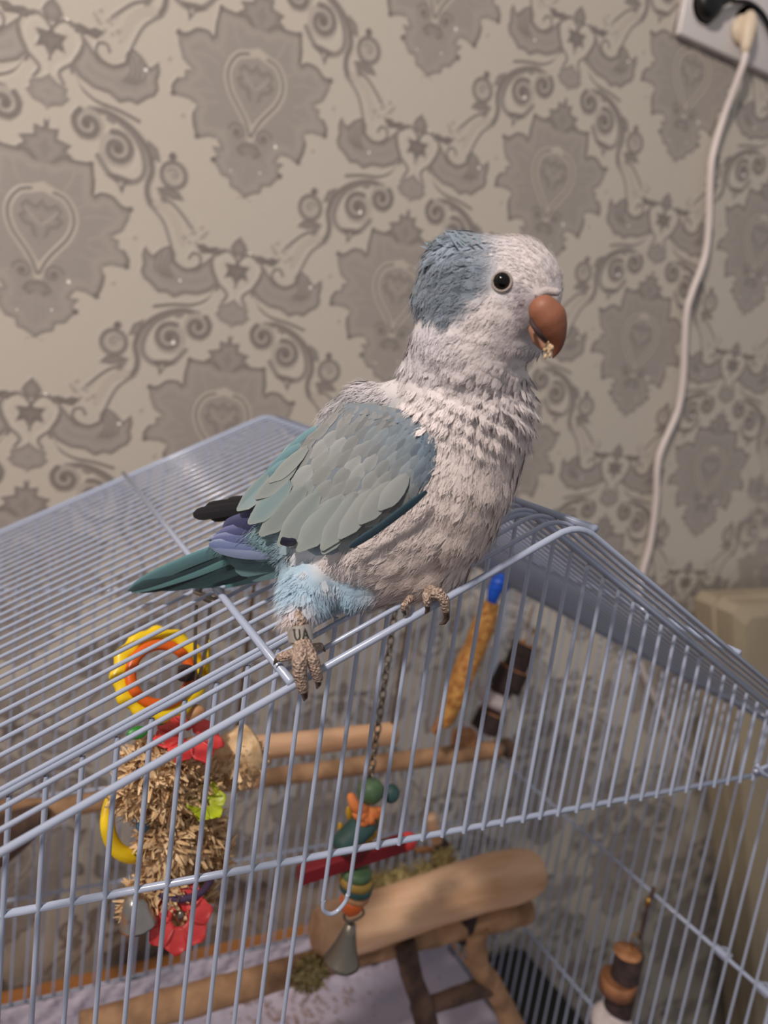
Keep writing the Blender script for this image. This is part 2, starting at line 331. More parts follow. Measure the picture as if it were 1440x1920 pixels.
def wallpaper_mat():
    m = bpy.data.materials.new('embossed wallpaper'); m.use_nodes = True; nt = m.node_tree; N = nt.nodes; L = nt.links; b = N['Principled BSDF']
    a = N.new('ShaderNodeAttribute'); a.attribute_name = 'pat'
    tc = N.new('ShaderNodeTexCoord')
    nz = N.new('ShaderNodeTexNoise'); nz.inputs['Scale'].default_value = 90; nz.inputs['Detail'].default_value = 5; L.new(tc.outputs['Object'], nz.inputs[0])
    ad = N.new('ShaderNodeMath'); ad.operation = 'MULTIPLY_ADD'; L.new(nz.outputs[0], ad.inputs[0]); ad.inputs[1].default_value = .10; L.new(a.outputs['Fac'], ad.inputs[2])
    cr = N.new('ShaderNodeValToRGB'); e = cr.color_ramp.elements
    mr = N.new('ShaderNodeMapRange'); mr.inputs[1].default_value = -.3; mr.inputs[2].default_value = 1.1; L.new(ad.outputs[0], mr.inputs[0])
    e[0].position = 0; e[0].color = (*srgb((206, 199, 188)), 1); e[1].position = 1; e[1].color = (*srgb((112, 105, 100)), 1)
    for p, c_ in ((.22, (198, 190, 177)), (.36, (190, 181, 168)), (.68, (158, 150, 143)), (.82, (136, 128, 121))):
        n = cr.color_ramp.elements.new(p); n.color = (*srgb(c_), 1)
    L.new(mr.outputs[0], cr.inputs[0]); L.new(cr.outputs[0], b.inputs['Base Color'])
    rg = N.new('ShaderNodeMapRange'); rg.inputs[1].default_value = 0; rg.inputs[2].default_value = .6; rg.inputs[3].default_value = .75; rg.inputs[4].default_value = .42
    L.new(a.outputs['Fac'], rg.inputs[0]); L.new(rg.outputs[0], b.inputs['Roughness'])
    bp = N.new('ShaderNodeBump'); bp.inputs['Strength'].default_value = .7; bp.inputs['Distance'].default_value = .0012; L.new(ad.outputs[0], bp.inputs['Height'])
    n2 = N.new('ShaderNodeTexNoise'); n2.inputs['Scale'].default_value = 420; L.new(tc.outputs['Object'], n2.inputs[0])
    b2 = N.new('ShaderNodeBump'); b2.inputs['Strength'].default_value = .25; b2.inputs['Distance'].default_value = .0006; L.new(n2.outputs[0], b2.inputs['Height']); L.new(bp.outputs[0], b2.inputs['Normal'])
    L.new(b2.outputs[0], b.inputs['Normal'])
    # glitter flakes of the metallic print, their sparkle painted as whitish dots
    vo = N.new('ShaderNodeTexVoronoi'); vo.inputs['Scale'].default_value = 75; L.new(tc.outputs['Object'], vo.inputs[0])
    lt = N.new('ShaderNodeMath'); lt.operation = 'LESS_THAN'; lt.inputs[1].default_value = .14; L.new(vo.outputs['Distance'], lt.inputs[0])
    sp = N.new('ShaderNodeSeparateColor'); L.new(vo.outputs['Color'], sp.inputs[0])
    gt = N.new('ShaderNodeMath'); gt.operation = 'GREATER_THAN'; gt.inputs[1].default_value = .86; L.new(sp.outputs[0], gt.inputs[0])
    mu = N.new('ShaderNodeMath'); mu.operation = 'MULTIPLY'; L.new(lt.outputs[0], mu.inputs[0]); L.new(gt.outputs[0], mu.inputs[1])
    mg = N.new('ShaderNodeMath'); mg.operation = 'GREATER_THAN'; mg.inputs[1].default_value = .3; L.new(a.outputs['Fac'], mg.inputs[0])
    m3 = N.new('ShaderNodeMath'); m3.operation = 'MULTIPLY'; L.new(mu.outputs[0], m3.inputs[0]); L.new(mg.outputs[0], m3.inputs[1])
    mx = N.new('ShaderNodeMix'); mx.data_type = 'RGBA'; L.new(m3.outputs[0], mx.inputs[0]); L.new(cr.outputs[0], mx.inputs[6]); mx.inputs[7].default_value = (1, .96, .88, 1)
    L.new(mx.outputs[2], b.inputs['Base Color'])
    return m
M_paperwall = wallpaper_mat()
wall = obj('wall_back', *box((-1.70, 0, -1.25), (2.4, .1, 1.45)), mat('plaster', (170, 160, 145), .9), sm=False, loc=(0, 0, 0))
wall.location = (0, WY + .0004, 0); wall.rotation_euler.z = WYAW; tag(wall, kind='structure')
me_wp = damask(); me_wp.materials.append(M_paperwall); smooth(me_wp)
me_wl = damask(40, 71); me_wl.materials.append(M_paperwall); smooth(me_wl)   # coarser repeats far to the sides
for i in range(-8, 13):
    for j in range(-6, 4):
        o = bpy.data.objects.new('wallpaper_sheet', me_wp if -1 <= i <= 5 and -3 <= j <= 1 else me_wl); C.objects.link(o); o.parent = wall
        o.location = (OX + i * P_, -.0006, OZ + SO + j * H_ + (0 if i % 2 else H_ / 2)); 
fl = obj('floor', *box((-2, -2.2, -1.27), (2.6, .6, -1.25)), M_floor, sm=False); tag(fl, kind='structure')

# ------------------------------------------------------------------ furniture under the cage
dr = empty('dresser', (.0, .2, -1.25), 'honey-coloured wooden chest top that the bird cage stands on', 'dresser')
obj('dresser_top', *box((-.75, -.10, -.500), (.535, .4885, -.476), .003), M_top, dr, sm=False)
obj('carcass', *box((-.73, -.08, -1.25), (.52, .475, -.500), .002), M_side, dr, sm=False)
kb = at(992, 1786, .46)  # black box added to darken the gap beside the chest
kbx = empty('dark_gap_box', Vector((kb.x - .06, .30, -1.25)), 'added black box filling the dark gap right of the wooden chest', 'box')
obj('gap_box_body', *box((.545, .02, -1.25), (kb.x, .475, kb.z), .006), mat('dark gap black', (26, 25, 27), .6), kbx, sm=False)
obj('gap_box_rim', *box((.543, .018, kb.z - .03), (kb.x + .003, .478, kb.z - .018), .002), mat('dark gap rim', (20, 20, 22), .5), kbx, sm=False)
# ------------------------------------------------------------------ the cage
X0, X1, Y1, RX = -.097, .507, .38, .208
SL = .545; ZD = .1632; ZR = .1672
cage = empty('bird_cage', (.2, .19, -.4755), 'pale blue painted wire bird cage with a gabled roof', 'cage')
def unit_wire(n=8):
    V, F = tube([(0, 0, 0), (0, 0, 1)], 1, n); me = bpy.data.meshes.new('wire'); me.from_pydata([tuple(v) for v in V], [], F); smooth(me); me.materials.append(M_wire); return me
me_w = unit_wire()
def wire(a, b, r, parent, name='bar'):
    a = Vector(a); b = Vector(b); o = bpy.data.objects.new(name, me_w); C.objects.link(o); o.parent = parent
    d = b - a; o.rotation_mode = 'QUATERNION'; o.rotation_quaternion = Vector((0, 0, 1)).rotation_difference(d.normalized()); o.scale = (r, r, d.length); o.location = a - wloc(parent); return o
def gable_pts(y, zp, z0, r=.012):
    """rounded gable line from the left eave over the ridge to the right eave"""
    s = SL; pts = [Vector((X0, y, zp - s * (RX - X0))), Vector((RX - r, y, zp - s * r))]
    for k in range(1, 6): t = -1 + k / 3; pts.append(Vector((RX + r * t, y, zp - s * r * (.42 + .58 * t * t))))
    pts += [Vector((RX + r, y, zp - s * r)), Vector((X1, y, zp - s * (X1 - RX)))]; return pts
def zroof(x, zp): return zp - SL * abs(x - RX)
def rail(pts, r, mb): mb.add(*tube(pts, r, 10))
ZB = -.395
mb = MB(); rail(gable_pts(0, ZD + .002, 0), .0017, mb); front = mb.build('gable_frame', M_wire, cage)
mb = MB(); rail([(X0, 0, 0), (X1, 0, .003)], .0016, mb); mb.build('eave_bar', M_wire, front)
mb = MB(); rail([(X0, 0, ZB), (X1, 0, ZB)], .0016, mb); mb.build('bottom_bar', M_wire, front)
for k in range(-8, 43):
    x = k * .012
    if x < X0 + .003 or x > X1 - .003: continue
    bot = ZB if k <= 10 else (-.022 if k in (11, 12) else 0)
    wob = random.uniform(-.0006, .0006)
    wire((x + wob, -.0015, bot + .0005), (x, -.0005, zroof(x, ZD) - .0005), .00105 if k > 10 else .0011, front)
V, F = tube(spline([(.132, -.0015, -.021), (.1325, -.0015, -.0262), (.136, -.0015, -.0295), (.140, -.0015, -.0288), (.1435, -.0015, -.0245), (.144, -.0015, -.021)], 4), .00105, 8)
obj('bent_bar_end', V, F, M_wire, front)
mb = MB(); rail(gable_pts(Y1, ZD + .002, 0), .0017, mb)
for z in (.003, -.186, -.285, ZB): rail([(X0, Y1, z), (X1, Y1, z)], .0015, mb)
back = mb.build('gable_frame', M_wire, cage)
for k in range(-8, 43):
    x = k * .012
    if x < X0 + .003 or x > X1 - .003: continue
    wire((x, Y1 - .002, ZB), (x, Y1 - .0015, zroof(x, ZD)), .001, back)
for side, X_ in (('right', X1), ('left', X0)):
    mb = MB(); ZL = -.452 if side == 'right' else ZB
    for z in (.0045, -.186, -.332, ZL): rail([(X_, 0, z), (X_, Y1, z)], .0015, mb)
    for y in (0, Y1): rail([(X_, y, ZL), (X_, y, .0045)], .0017, mb)
    sd = mb.build('side_frame', M_wire, cage)
    for k in range(1, 30):
        y = k * .0127
        if y < Y1 - .004: wire((X_ - .0022 * (1 if X_ > 0 else -1), y, ZL), (X_ - .0022 * (1 if X_ > 0 else -1), y, .004), .001, sd)
# roof: bars bent over the ridge, carried by purlins
V, F = tube(gable_pts(0, ZR, 0), .00105, 10); me_r = bpy.data.meshes.new('roof_bar'); me_r.from_pydata([tuple(v) for v in V], [], F); smooth(me_r); me_r.materials.append(M_wire)
V, F = tube(gable_pts(0, ZR, 0), .0015, 10); me_r2 = bpy.data.meshes.new('roof_edge_bar'); me_r2.from_pydata([tuple(v) for v in V], [], F); smooth(me_r2); me_r2.materials.append(M_wire)
k = 0; yy = -.0368
while yy < .388:
    o = bpy.data.objects.new('roof_bar', me_r2 if (k == 0 or yy > .375) else me_r); C.objects.link(o); o.parent = cage; o.location = Vector((0, yy, 0)) - wloc(cage); yy += .01225; k += 1
o = bpy.data.objects.new('roof_bar', me_r2); C.objects.link(o); o.parent = cage; o.location = Vector((0, yy - .01225 - .004, 0)) - wloc(cage)
for x, dz in ((.0882, .0022), (.3285, .0022), (.2175, .0030), (-.09, .002), (.50, .002)):
    mb = MB(); mb.add(*tube([(x, -.0375, zroof(x, ZR) + dz), (x, .387, zroof(x, ZR) + dz)], .0017, 10)); mb.build('purlin', M_wire, cage)
# door catches on the side
for c_, s in (((.5095, .046, -.1880), .007), ((.5095, .010, -.1880), .006)):
    mb = MB(); mb.add(*box((c_[0] - .0015, c_[1] - s, c_[2] - .003), (c_[0] + .0025, c_[1] + s, c_[2] + .003), .0008)); mb.add(*tube([(c_[0] + .002, c_[1] - s, c_[2] + .003), (c_[0] + .004, c_[1], c_[2] + .004), (c_[0] + .002, c_[1] + s, c_[2])], .0008, 6)); mb.build('catch', M_wire, cage)
p = at(1427, 1442, -.004); mb = MB(); mb.add(*tube(spline([p + Vector((-.006, 0, .004)), p + Vector((0, -.002, -.002)), p + Vector((.010, 0, -.006)), p + Vector((.018, .001, -.003))], 4), .0015, 8)); mb.add(*tube([p + Vector((-.006, 0, -.001)), p + Vector((.012, 0, .003))], .0012, 8)); mb.build('latch', M_wire, cage)
# tray and paper
mb = MB(); a, b_, t_ = X0 - .006, X1 + .004, .003
mb.add(*box((a, -.006, -.4755), (b_, Y1 + .008, -.471))); mb.add(*box((a, Y1 + .004, -.4755), (b_, Y1 + .008, ZB - .007))); mb.add(*box((a, -.006, -.4755), (b_, -.003, ZB - .03)))
mb.add(*box((a, -.006, -.4755), (a + t_, Y1 + .008, ZB - .002))); mb.add(*box((b_ - t_, -.006, -.4755), (b_, Y1 + .008, ZB - .058)))
mb.build('tray', M_tray, cage, sm=False)
nx_, ny_ = 130, 90; xs_ = np.linspace(X0 + .004, X1 - .006, nx_); ts = np.linspace(0, 1, ny_)
XX, TT = np.meshgrid(xs_, ts); YY = np.minimum(TT * .44, .366) + .004 + np.clip(TT * .44 - .366, 0, 1) * .06; ZZ = -.452 + np.clip(TT * .44 - .366, 0, 1) * .77
Pn = np.stack([XX.ravel(), YY.ravel(), ZZ.ravel() * 0], 1)
edge = np.clip((TT.ravel() * .44 - .33) / .05, 0, 1)
cr_ = np.abs(noise3(Pn, 45, 3)) * .006 + np.abs(noise3(Pn, 110, 4)) * .0025; cr2 = np.abs(noise3(np.stack([XX.ravel(), TT.ravel() * .44, 0 * XX.ravel()], 1), 240, 7)) * .010
ZV = ZZ.ravel() + cr_ + cr2 * edge; YV = YY.ravel() - cr2 * edge * 1.2
ii = np.arange(nx_ * ny_).reshape(ny_, nx_); F = np.stack([ii[:-1, :-1], ii[:-1, 1:], ii[1:, 1:], ii[1:, :-1]], -1).reshape(-1, 4)
pp = obj('paper_liner', np.stack([XX.ravel(), YV, ZV], 1), F.tolist(), M_paper); sol = pp.modifiers.new('t', 'SOLIDIFY'); sol.thickness = .0008
tag(pp, 'crumpled pale lilac paper lining the floor of the cage tray', 'paper')
mb = MB()
for k in range(260):
    cx, cy = (.30 + rng.normal() * .03, .33 + rng.normal() * .02) if k % 2 else (rng.uniform(.05, .5), rng.uniform(.15, .37))
    V, F = ball((cx, min(cy, .362), -.447 + .003), (.0012 + rng.uniform(0, .0015), .001, .0008), 1); mb.add(V, F)
o = mb.build('seed_husks', M_wood2); tag(o, 'brown seed husks scattered over the tray paper', 'seed husks', kind='stuff')

# ------------------------------------------------------------------ perches, log and stand
def branch(pts, rad, seed=0, n=14, amp=.08, seg=8):
    P = spline(pts, seg); k = len(P); r0 = [rad[0] + (rad[-1] - rad[0]) * i / (k - 1) for i in range(k)] if len(rad) == 2 else list(np.interp(np.linspace(0, 1, k), np.linspace(0, 1, len(rad)), rad))
    V, F = tube(P, r0, n); V = np.array([v[:] for v in V]); cen = np.repeat(np.array([p[:] for p in P]), n, 0)
    d = V - cen; s = 1 + amp * noise3(V, 90, seed)[:, None] + amp * .5 * noise3(V, 260, seed + 1)[:, None]; return cen + d * s, F
def AT(px, py, y): return at(px, py, y)
pr = empty('perch', AT(430, 1465, .33), 'long natural branch perch across the back of the cage', 'perch')
obj('branch', *branch([AT(-60, 1530, .33), AT(60, 1522, .33), AT(130, 1512, .33), AT(260, 1490, .33), AT(430, 1467, .33), AT(700, 1433, .33), AT(935, 1405, .33)], [.0110, .0115, .0082, .0085, .0080, .0086, .0095, .0102], 1, amp=.06), M_wood2, pr)
pe = AT(935, 1405, .33); V, F = tube([pe, Vector((X1 - .0005, pe.y, pe.z))], .004, 10); obj('mounting_bolt', V, F, M_oldsteel, pr)
V, F = lathe([(.006, -.003), (.011, -.002), (.011, .002), (.005, .004)], Vector((X1 - .004, pe.y, pe.z)), (1, 0, 0)); obj('washer', V, F, M_dark, pr)
kn = empty('knotty_root', AT(30, 1580, .31), 'dark knotty root under the left end of the rear branch', 'wood')
blob('root', chain([(AT(70, 1530, .315), .010), (AT(25, 1560, .31), .016), (AT(-10, 1590, .31), .016), (AT(-60, 1610, .31), .018)]), .0022, M_dark, kn, sm=3)
cb = empty('tan_block', AT(872, 1382, .345), 'small pale wooden block on the right end of the rear branch', 'block')
obj('block', *box(Vector(AT(870, 1385, .335)) - Vector((.012, .008, .010)), Vector(AT(870, 1385, .335)) + Vector((.012, .008, .010)), .003), M_cut, cb, sm=False)
sw = empty('swing_perch', AT(600, 1380, .2), 'wooden dowel swing perch hung on a brown wire frame', 'swing')
a, b_ = AT(430, 1408, .2), AT(740, 1366, .2); b_.z = a.z
obj('dowel', *branch([a, (a + b_) / 2, b_], [.0088, .0088, .0088], 3, amp=.015, n=18), M_wood, sw)
top_l = Vector((a.x + .006, .2, zroof(a.x + .006, ZR) - .004)); top_r = Vector((b_.x - .003, .2, .043))
for nme, pts in (('wire_arm', [a + Vector((.004, 0, .009)), a + Vector((.004, 0, .05)), Vector((a.x + .005, .2, zroof(a.x + .005, ZR) - .002))]),
                 ('wire_arm', [b_ + Vector((-.003, 0, .009)), b_ + Vector((-.003, 0, .06)), Vector((b_.x - .003, .2, .040)), Vector((b_.x - .006, .2, .047)), Vector((b_.x - .011, .2, .049)), Vector((b_.x - .02, .2, .055)), Vector((.245, .2, zroof(.245, ZR) - .002))])):
    obj(nme, *tube(spline(pts, 5), .0011, 8), M_rust, sw)
# play stand: beam, two posts, rung
st = empty('branch_stand', (.30, .2, -.45), 'rough branch stand with posts and a rung under the log', 'stand')
obj('beam', *branch([AT(150, 1930, .2), AT(300, 1890, .2), AT(450, 1850, .2), AT(600, 1805, .2), AT(760, 1760, .2), AT(900, 1728, .2), AT(990, 1706, .2)], [.0115, .012, .011, .0115, .012, .0125, .0115], 11, amp=.10), M_wood2, st)
pa = AT(757, 1765, .19); obj('post', *branch([pa, AT(775, 1840, .185), AT(800, 1920, .18), Vector((*AT(830, 2060, .175)[:2], -.446))], [.0095, .009, .010, .011], 13, amp=.14), M_dark, st)
pb = AT(893, 1745, .19); obj('post', *branch([pb, AT(895, 1800, .19), AT(930, 1860, .19), AT(965, 1935, .185), Vector((*AT(1000, 2040, .18)[:2], -.446))], [.011, .010, .0095, .012, .013], 14, amp=.18), M_wood2, st)
obj('rung', *branch([AT(778, 1892, .182), AT(850, 1870, .186), AT(925, 1845, .19)], [.0072, .0078, .0085], 15, amp=.12), M_dark, st)
lg = empty('perch_log', AT(800, 1690, .2), 'thick peeled log with rounded ends lying above the stand', 'log')
LP = [AT(596, 1745, .2), AT(625, 1742, .2), AT(700, 1724, .2), AT(800, 1690, .2), AT(900, 1658, .2), AT(975, 1640, .2), AT(1004, 1633, .2)]
V, F = branch(LP, [.016, .0215, .0225, .0215, .0215, .0225, .0235, .0215, .017], 21, n=28, amp=.035, seg=7); obj('log', V, F, M_wood, lg)
V, F = lathe([(.004, -.016), (.010, -.010), (.0105, 0), (.009, .012), (.006, .018)], AT(872, 1738, .198), (0, 0, 1), 12); obj('knot', V, F, M_bark, lg)
V, F = lathe([(.007, -.014), (.010, -.010), (.010, .012), (.006, .016)], AT(700, 1772, .2), (0, 0, 1), 12); obj('peg', V, F, M_bark, lg)
# straw knots and a small post behind the log
def shaggy(name, c, rad, n, m, parent=None, L=.006, wd=.0008, seed=1):
    """a core with many short bent strips standing off it, one mesh"""
    r = np.random.default_rng(seed); mbx = MB(); V, F = ball(c, np.array(rad) * .82, 3); V = V + (V - np.array(c)) * (.14 * noise3(V, 300, seed))[:, None]; mbx.add(V, F)
    for k in range(n):
        d = r.normal(size=3); d /= np.linalg.norm(d); p0 = np.array(c) + d * np.array(rad) * r.uniform(.75, 1)
        t = r.normal(size=3); t -= t @ d * d; t /= np.linalg.norm(t); s = np.cross(d, t); l = L * r.uniform(.5, 1.3); wv = wd * r.uniform(.6, 1.6)
        q = [p0 + t * l * u_ + d * l * (.45 * math.sin(u_ * 3) + .2 * u_) for u_ in (-.5, -.15, .2, .5)]
        V = []
        for i_, z_ in enumerate(q): V += [z_ + s * wv * (1, 1.3, 1.2, .4)[i_], z_ - s * wv * (1, 1.3, 1.2, .4)[i_]]
        mbx.add(V, [(0, 1, 3, 2), (2, 3, 5, 4), (4, 5, 7, 6)])
    o_ = mbx.build(name, m, parent); return o_
sk = empty('straw_garland', AT(760, 1630, .25), 'greenish straw knots hanging behind the big log', 'garland')
for (x, y, r) in ((830, 1610, .011), (800, 1640, .013), (720, 1660, .014), (750, 1650, .012), (690, 1690, .012)): shaggy('straw_knot', AT(x, y, .25), (r, r, r), 160, M_hemp, sk, .007, .0007, x)
s2 = shaggy('straw_bow', AT(580, 1826, .185), (.014, .010, .011), 260, M_hemp, None, .008, .0008, 9); tag(s2, 'greenish straw knot tied on the beam at the left foot of the log', 'straw knot')
pg = empty('wooden_peg', AT(820, 1570, .26), 'small upright wooden peg with dark collar behind the log', 'peg')
V, F = branch([AT(806, 1530, .26), AT(815, 1560, .26), AT(825, 1600, .26)], [.0058, .0056, .0050], 5, amp=.08); obj('peg', V, F, M_wood, pg)
V, F = lathe([(.006, -.007), (.0085, -.004), (.0085, .005), (.006, .008)], AT(826, 1592, .258), (.15, 0, 1), 12); obj('collar', V, F, M_bark, pg)
V, F = branch([AT(780, 1594, .26), AT(826, 1592, .26)], [.0028, .0028], 6, amp=.05); obj('cross_pin', V, F, M_cut, pg)

# ------------------------------------------------------------------ hanging toy on the left: fibre, rings and flowers
def ringshape(c, nrm, R, r, sy=1.0, n=36, lobes=0, lob=0, flat=1.0, sq=0):
    c = Vector(c); nrm = Vector(nrm).normalized(); u = nrm.orthogonal().normalized()
    up = Vector((0, 0, 1)); u = (up - nrm * up.dot(nrm)).normalized(); q = nrm.cross(u); pts = []
    V, F = [], []; m_ = 10
    for i in range(n):
        a_ = 2 * math.pi * i / n; Ra = R * (1 + lob * math.cos(lobes * a_)) if lobes else R
        e = q * math.cos(a_) + u * sy * math.sin(a_); cc = c + e * Ra
        for j in range(m_):
            b2 = 2 * math.pi * j / m_; V.append(cc + e.normalized() * math.cos(b2) * r + nrm * math.sin(b2) * r * flat)
    for i in range(n):
        for j in range(m_): F.append((i * m_ + j, i * m_ + (j + 1) % m_, ((i + 1) % n) * m_ + (j + 1) % m_, ((i + 1) % n) * m_ + j))
    return V, F
def petal_flower(c, nrm, R, n=6, thick=.0016, cup=.0, m=None, parent=None, name='petal', inner=.22, wide=.95):
    c = Vector(c); nrm = Vector(nrm).normalized(); up = Vector((0, 0, 1)); u = up - nrm * up.dot(nrm)
    if u.length < .1: u = nrm.orthogonal()
    u.normalize(); q = nrm.cross(u)
    for k in range(n):
        a0 = 2 * math.pi * (k + .5) / n; V, F = [], []
        rows = 7
        for side in (1, -1):
            for i in range(rows):
                s = i / (rows - 1); rr_ = R * (inner + (1 - inner) * s); wdt = R * wide * math.pi / n * (.35 + .95 * math.sin(min(1, s * 1.02) * 2.35)) * (1 if s < .97 else .55)
                for t in (-1, -.5, 0, .5, 1):
                    e = u * math.cos(a0) + q * math.sin(a0); f_ = -u * math.sin(a0) + q * math.cos(a0)
                    h = cup * s * s * R - .0012 * (1 - t * t) + side * thick * .5 * (1 - .6 * abs(t))
                    V.append(c + e * (rr_ - abs(t) ** 3 * R * .10 * s) + f_ * t * wdt * .62 + nrm * h)
        nn = rows * 5
        for i in range(rows - 1):
            for j in range(4):
                a_ = i * 5 + j; F.append((a_, a_ + 1, a_ + 6, a_ + 5)); F.append((nn + a_, nn + a_ + 5, nn + a_ + 6, nn + a_ + 1))
        bd = [j for j in range(5)] + [i * 5 + 4 for i in range(1, rows)] + [(rows - 1) * 5 + j for j in range(3, -1, -1)] + [i * 5 for i in range(rows - 2, 0, -1)]
        for x, y in zip(bd, bd[1:] + bd[:1]): F.append((x, nn + x, nn + y, y))
        obj(name, V, F, m, parent)
LY = .08; A = lambda x, y, dy=0: at(x, y, LY + dy)
tocam = (CAM - A(300, 1400)).normalized()
lt = empty('fibre_toy', A(340, 1450), 'hanging toy of shredded palm fibre with yellow rings and red flowers', 'bird toy')
kr = Vector((.0885, LY, zroof(.0882, ZR) - .001))
V, F = ringshape(kr + Vector((0, 0, -.004)), (.3, .2, 1), .0085, .0009, n=30); obj('hanging_ring', V, F, M_oldsteel, lt)
V, F = ringshape(kr + Vector((0, 0, -.001)), (.2, 1, .1), .0055, .0009, n=30); obj('hanging_ring', V, F, M_oldsteel, lt)
for dx in (0, 1): obj('wire_hook', *tube(spline([A(368 + 26 * dx, 1135), A(366 + 22 * dx, 1200), A(366 + 6 * dx, 1280), A(362, 1335)], 5), .0009, 6), M_oldsteel, lt)
V, F = ringshape(A(300, 1262, .006), tocam + Vector((.25, 0, .1)), .0195, .0042, n=72, lobes=12, lob=.05, flat=.6); obj('scalloped_ring', V, F, M_yellow, lt)
V, F = ringshape(A(302, 1264, .003), tocam + Vector((.25, 0, .1)), .0148, .0028, n=48, flat=.8); o = obj('inner_ring', V, F, M_orange, lt)
petal_flower(A(392, 1238, .012), (1, -.3, .1), .012, 6, m=M_yellow, parent=lt)
V, F = lathe([(.001, -.004), (.004, -.003), (.004, .003), (.001, .004)], A(348, 1262, -.002), (0, 0, 1), 12); obj('bead', V, F, M_bark, lt)
def leaf(c, d, L, W, m, parent, name='leaf'):
    v, f = ico(3); d = Vector(d).normalized(); n_ = Vector(tocam); s = d.cross(n_).normalized(); n_ = s.cross(d)
    R_ = np.array([d, s, n_]); q = v.copy(); tip = 1 - .35 * np.clip(q[:, 0], 0, 1) ** 2; q = np.stack([q[:, 0] * L, q[:, 1] * W * tip, q[:, 2] * .0016], 1); obj(name, q @ R_ + np.array(c), f, m, parent)
leaf(A(258, 1374), (1, 0, .1), .0052, .0032, M_green, lt); leaf(A(302, 1350), (1, 0, .3), .004, .0026, M_green, lt)
leaf(A(243, 1606), (1, 0, .22), .0050, .0030, M_green, lt); leaf(A(274, 1608), (-.1, 0, 1), .0050, .0026, M_green, lt); leaf(A(272, 1585), (.3, 0, 1), .004, .002, M_green, lt)
petal_flower(A(355, 1376), (.12, -.28, 1), .0190, 7, cup=-.1, m=M_red, parent=lt)
for (x, y, r) in ((366, 1338, .0052), (362, 1402, .0062), (360, 1436, .0068)):
    V, F = ball(A(x, y), (r, r, r * .92), 3); obj('wooden_bead', V, F, M_tan, lt)
def fibre(c, rad, n, seed): shaggy('fibre_tuft', c, [r * 1.03 for r in rad], int(n * 1.5), M_fibre, lt, .010, .00075, seed)
V, F = lathe([(.0045, -.006), (.008, 0), (.013, .012), (.0155, .024), (.013, .026), (.003, .012)], A(392, 1438, .01), (1, .2, .18), 18); V = np.array([v[:] for v in V]); V += noise3(V, 350, 3)[:, None] * .0012; obj('fibre_cone', V, F, M_fibre, lt)
fibre(A(440, 1428, .012), (.014, .010, .009), 420, 31)
fibre(A(300, 1440, -.002), (.0165, .013, .0115), 520, 32); fibre(A(262, 1478, 0), (.0115, .011, .012), 380, 33); fibre(A(352, 1465, .004), (.0135, .012, .011), 420, 34); fibre(A(310, 1490, 0), (.012, .012, .010), 360, 37)
fibre(A(318, 1570, 0), (.0140, .012, .0180), 620, 35); fibre(A(368, 1570, .006), (.0135, .012, .0195), 620, 36); fibre(A(392, 1600, .012), (.010, .010, .011), 260, 41)
fibre(A(308, 1665, 0), (.0135, .011, .0110), 420, 38); fibre(A(350, 1685, .002), (.0120, .010, .0105), 360, 39); fibre(A(262, 1690, .004), (.0065, .007, .009), 180, 40)
V, F = ringshape(A(252, 1535, .010), tocam + Vector((.7, 0, 0)), .0160, .0040, sy=1.12, n=40, flat=.7); obj('yellow_ring', V, F, M_yellow, lt)
petal_flower(A(385, 1505, -.010), (tocam + Vector((.3, 0, .5))), .0105, 6, cup=.3, m=M_lime, parent=lt)
V, F = ball(A(268, 1545, -.006), (.0035, .0035, .0050), 2); obj('blue_bead', V, F, M_bluebead, lt)
V, F = ringshape(A(338, 1635, .002), (.05, -.25, 1), .0165, .0019, n=30); obj('purple_cord', V, F, M_purple, lt)
petal_flower(A(336, 1722, -.016), (tocam + Vector((.0, 0, .05))), .0172, 7, m=M_red, parent=lt, wide=1.02)
V, F = ball(A(338, 1718, -.018), (.0020, .0020, .0035), 2); obj('bolt', V, F, M_oldsteel, lt)
V, F = lathe([(.002, .012), (.005, .010), (.0075, .003), (.0088, -.003), (.0098, -.004), (.0090, -.0045)], A(258, 1716, -.012), (-.25, 0, 1), 24); obj('bell', V, F, M_steel, lt)

# ------------------------------------------------------------------ hanging toy in the middle: chain, beads, red stick and bell
CY = .10; B = lambda x, y, dy=0: at(x, y, CY + dy)
ct = empty('chain_toy', B(690, 1500), 'chain toy with green bead, orange tulip, crimson stick and steel bell', 'bird toy')
c1 = B(694, 1462); c0 = Vector((c1.x, CY, zroof(c1.x, ZR) - .002)); n_l = int((c0 - c1).length / .0056)
me_l = None
for k in range(n_l + 1):
    pz = c1.lerp(c0, k / n_l)
    if me_l is None:
        V, F = [], []; V, F = tube([(math.cos(a_) * .0021, 0, math.sin(a_) * .0037) for a_ in np.linspace(0, 6.2832, 15)[:-1]], .00068, 6, closed=True); me_l = bpy.data.meshes.new('link'); me_l.from_pydata([tuple(v) for v in V], [], F); smooth(me_l); me_l.materials.append(M_oldsteel)
    o = link('chain_link', me_l, None, ct, pz); o.rotation_euler = (.1, 0, (.5 if k % 2 else 2.1))
V, F = ball(B(695, 1483), (.0083, .0083, .0084), 3); obj('green_bead', V, F, M_sage, ct)
V, F = ball(B(733, 1488, .004), (.0056, .0056, .0062), 3); obj('dark_bead', V, F, M_teal, ct)
for dx, L_ in ((-1, .016), (-.35, .008), (.1, .011), (.55, .012), (-.7, .010)):
    p0 = B(690, 1516, -.003); tipx = p0 + Vector((dx * .014, -.004 * (1 - abs(dx)), .012 if dx == -1 else (-.006 if abs(dx) < .5 else .001)))
    V, F = tube(spline([p0, (p0 + tipx) / 2 + Vector((dx * .002, -.002, -.003)), tipx], 5), [.0016, .0025, .0032, .0036, .0038, .0036, .0034, .0032, .0030, .0026, .0016], 8); obj('tulip_petal', V, F, M_coral, ct)
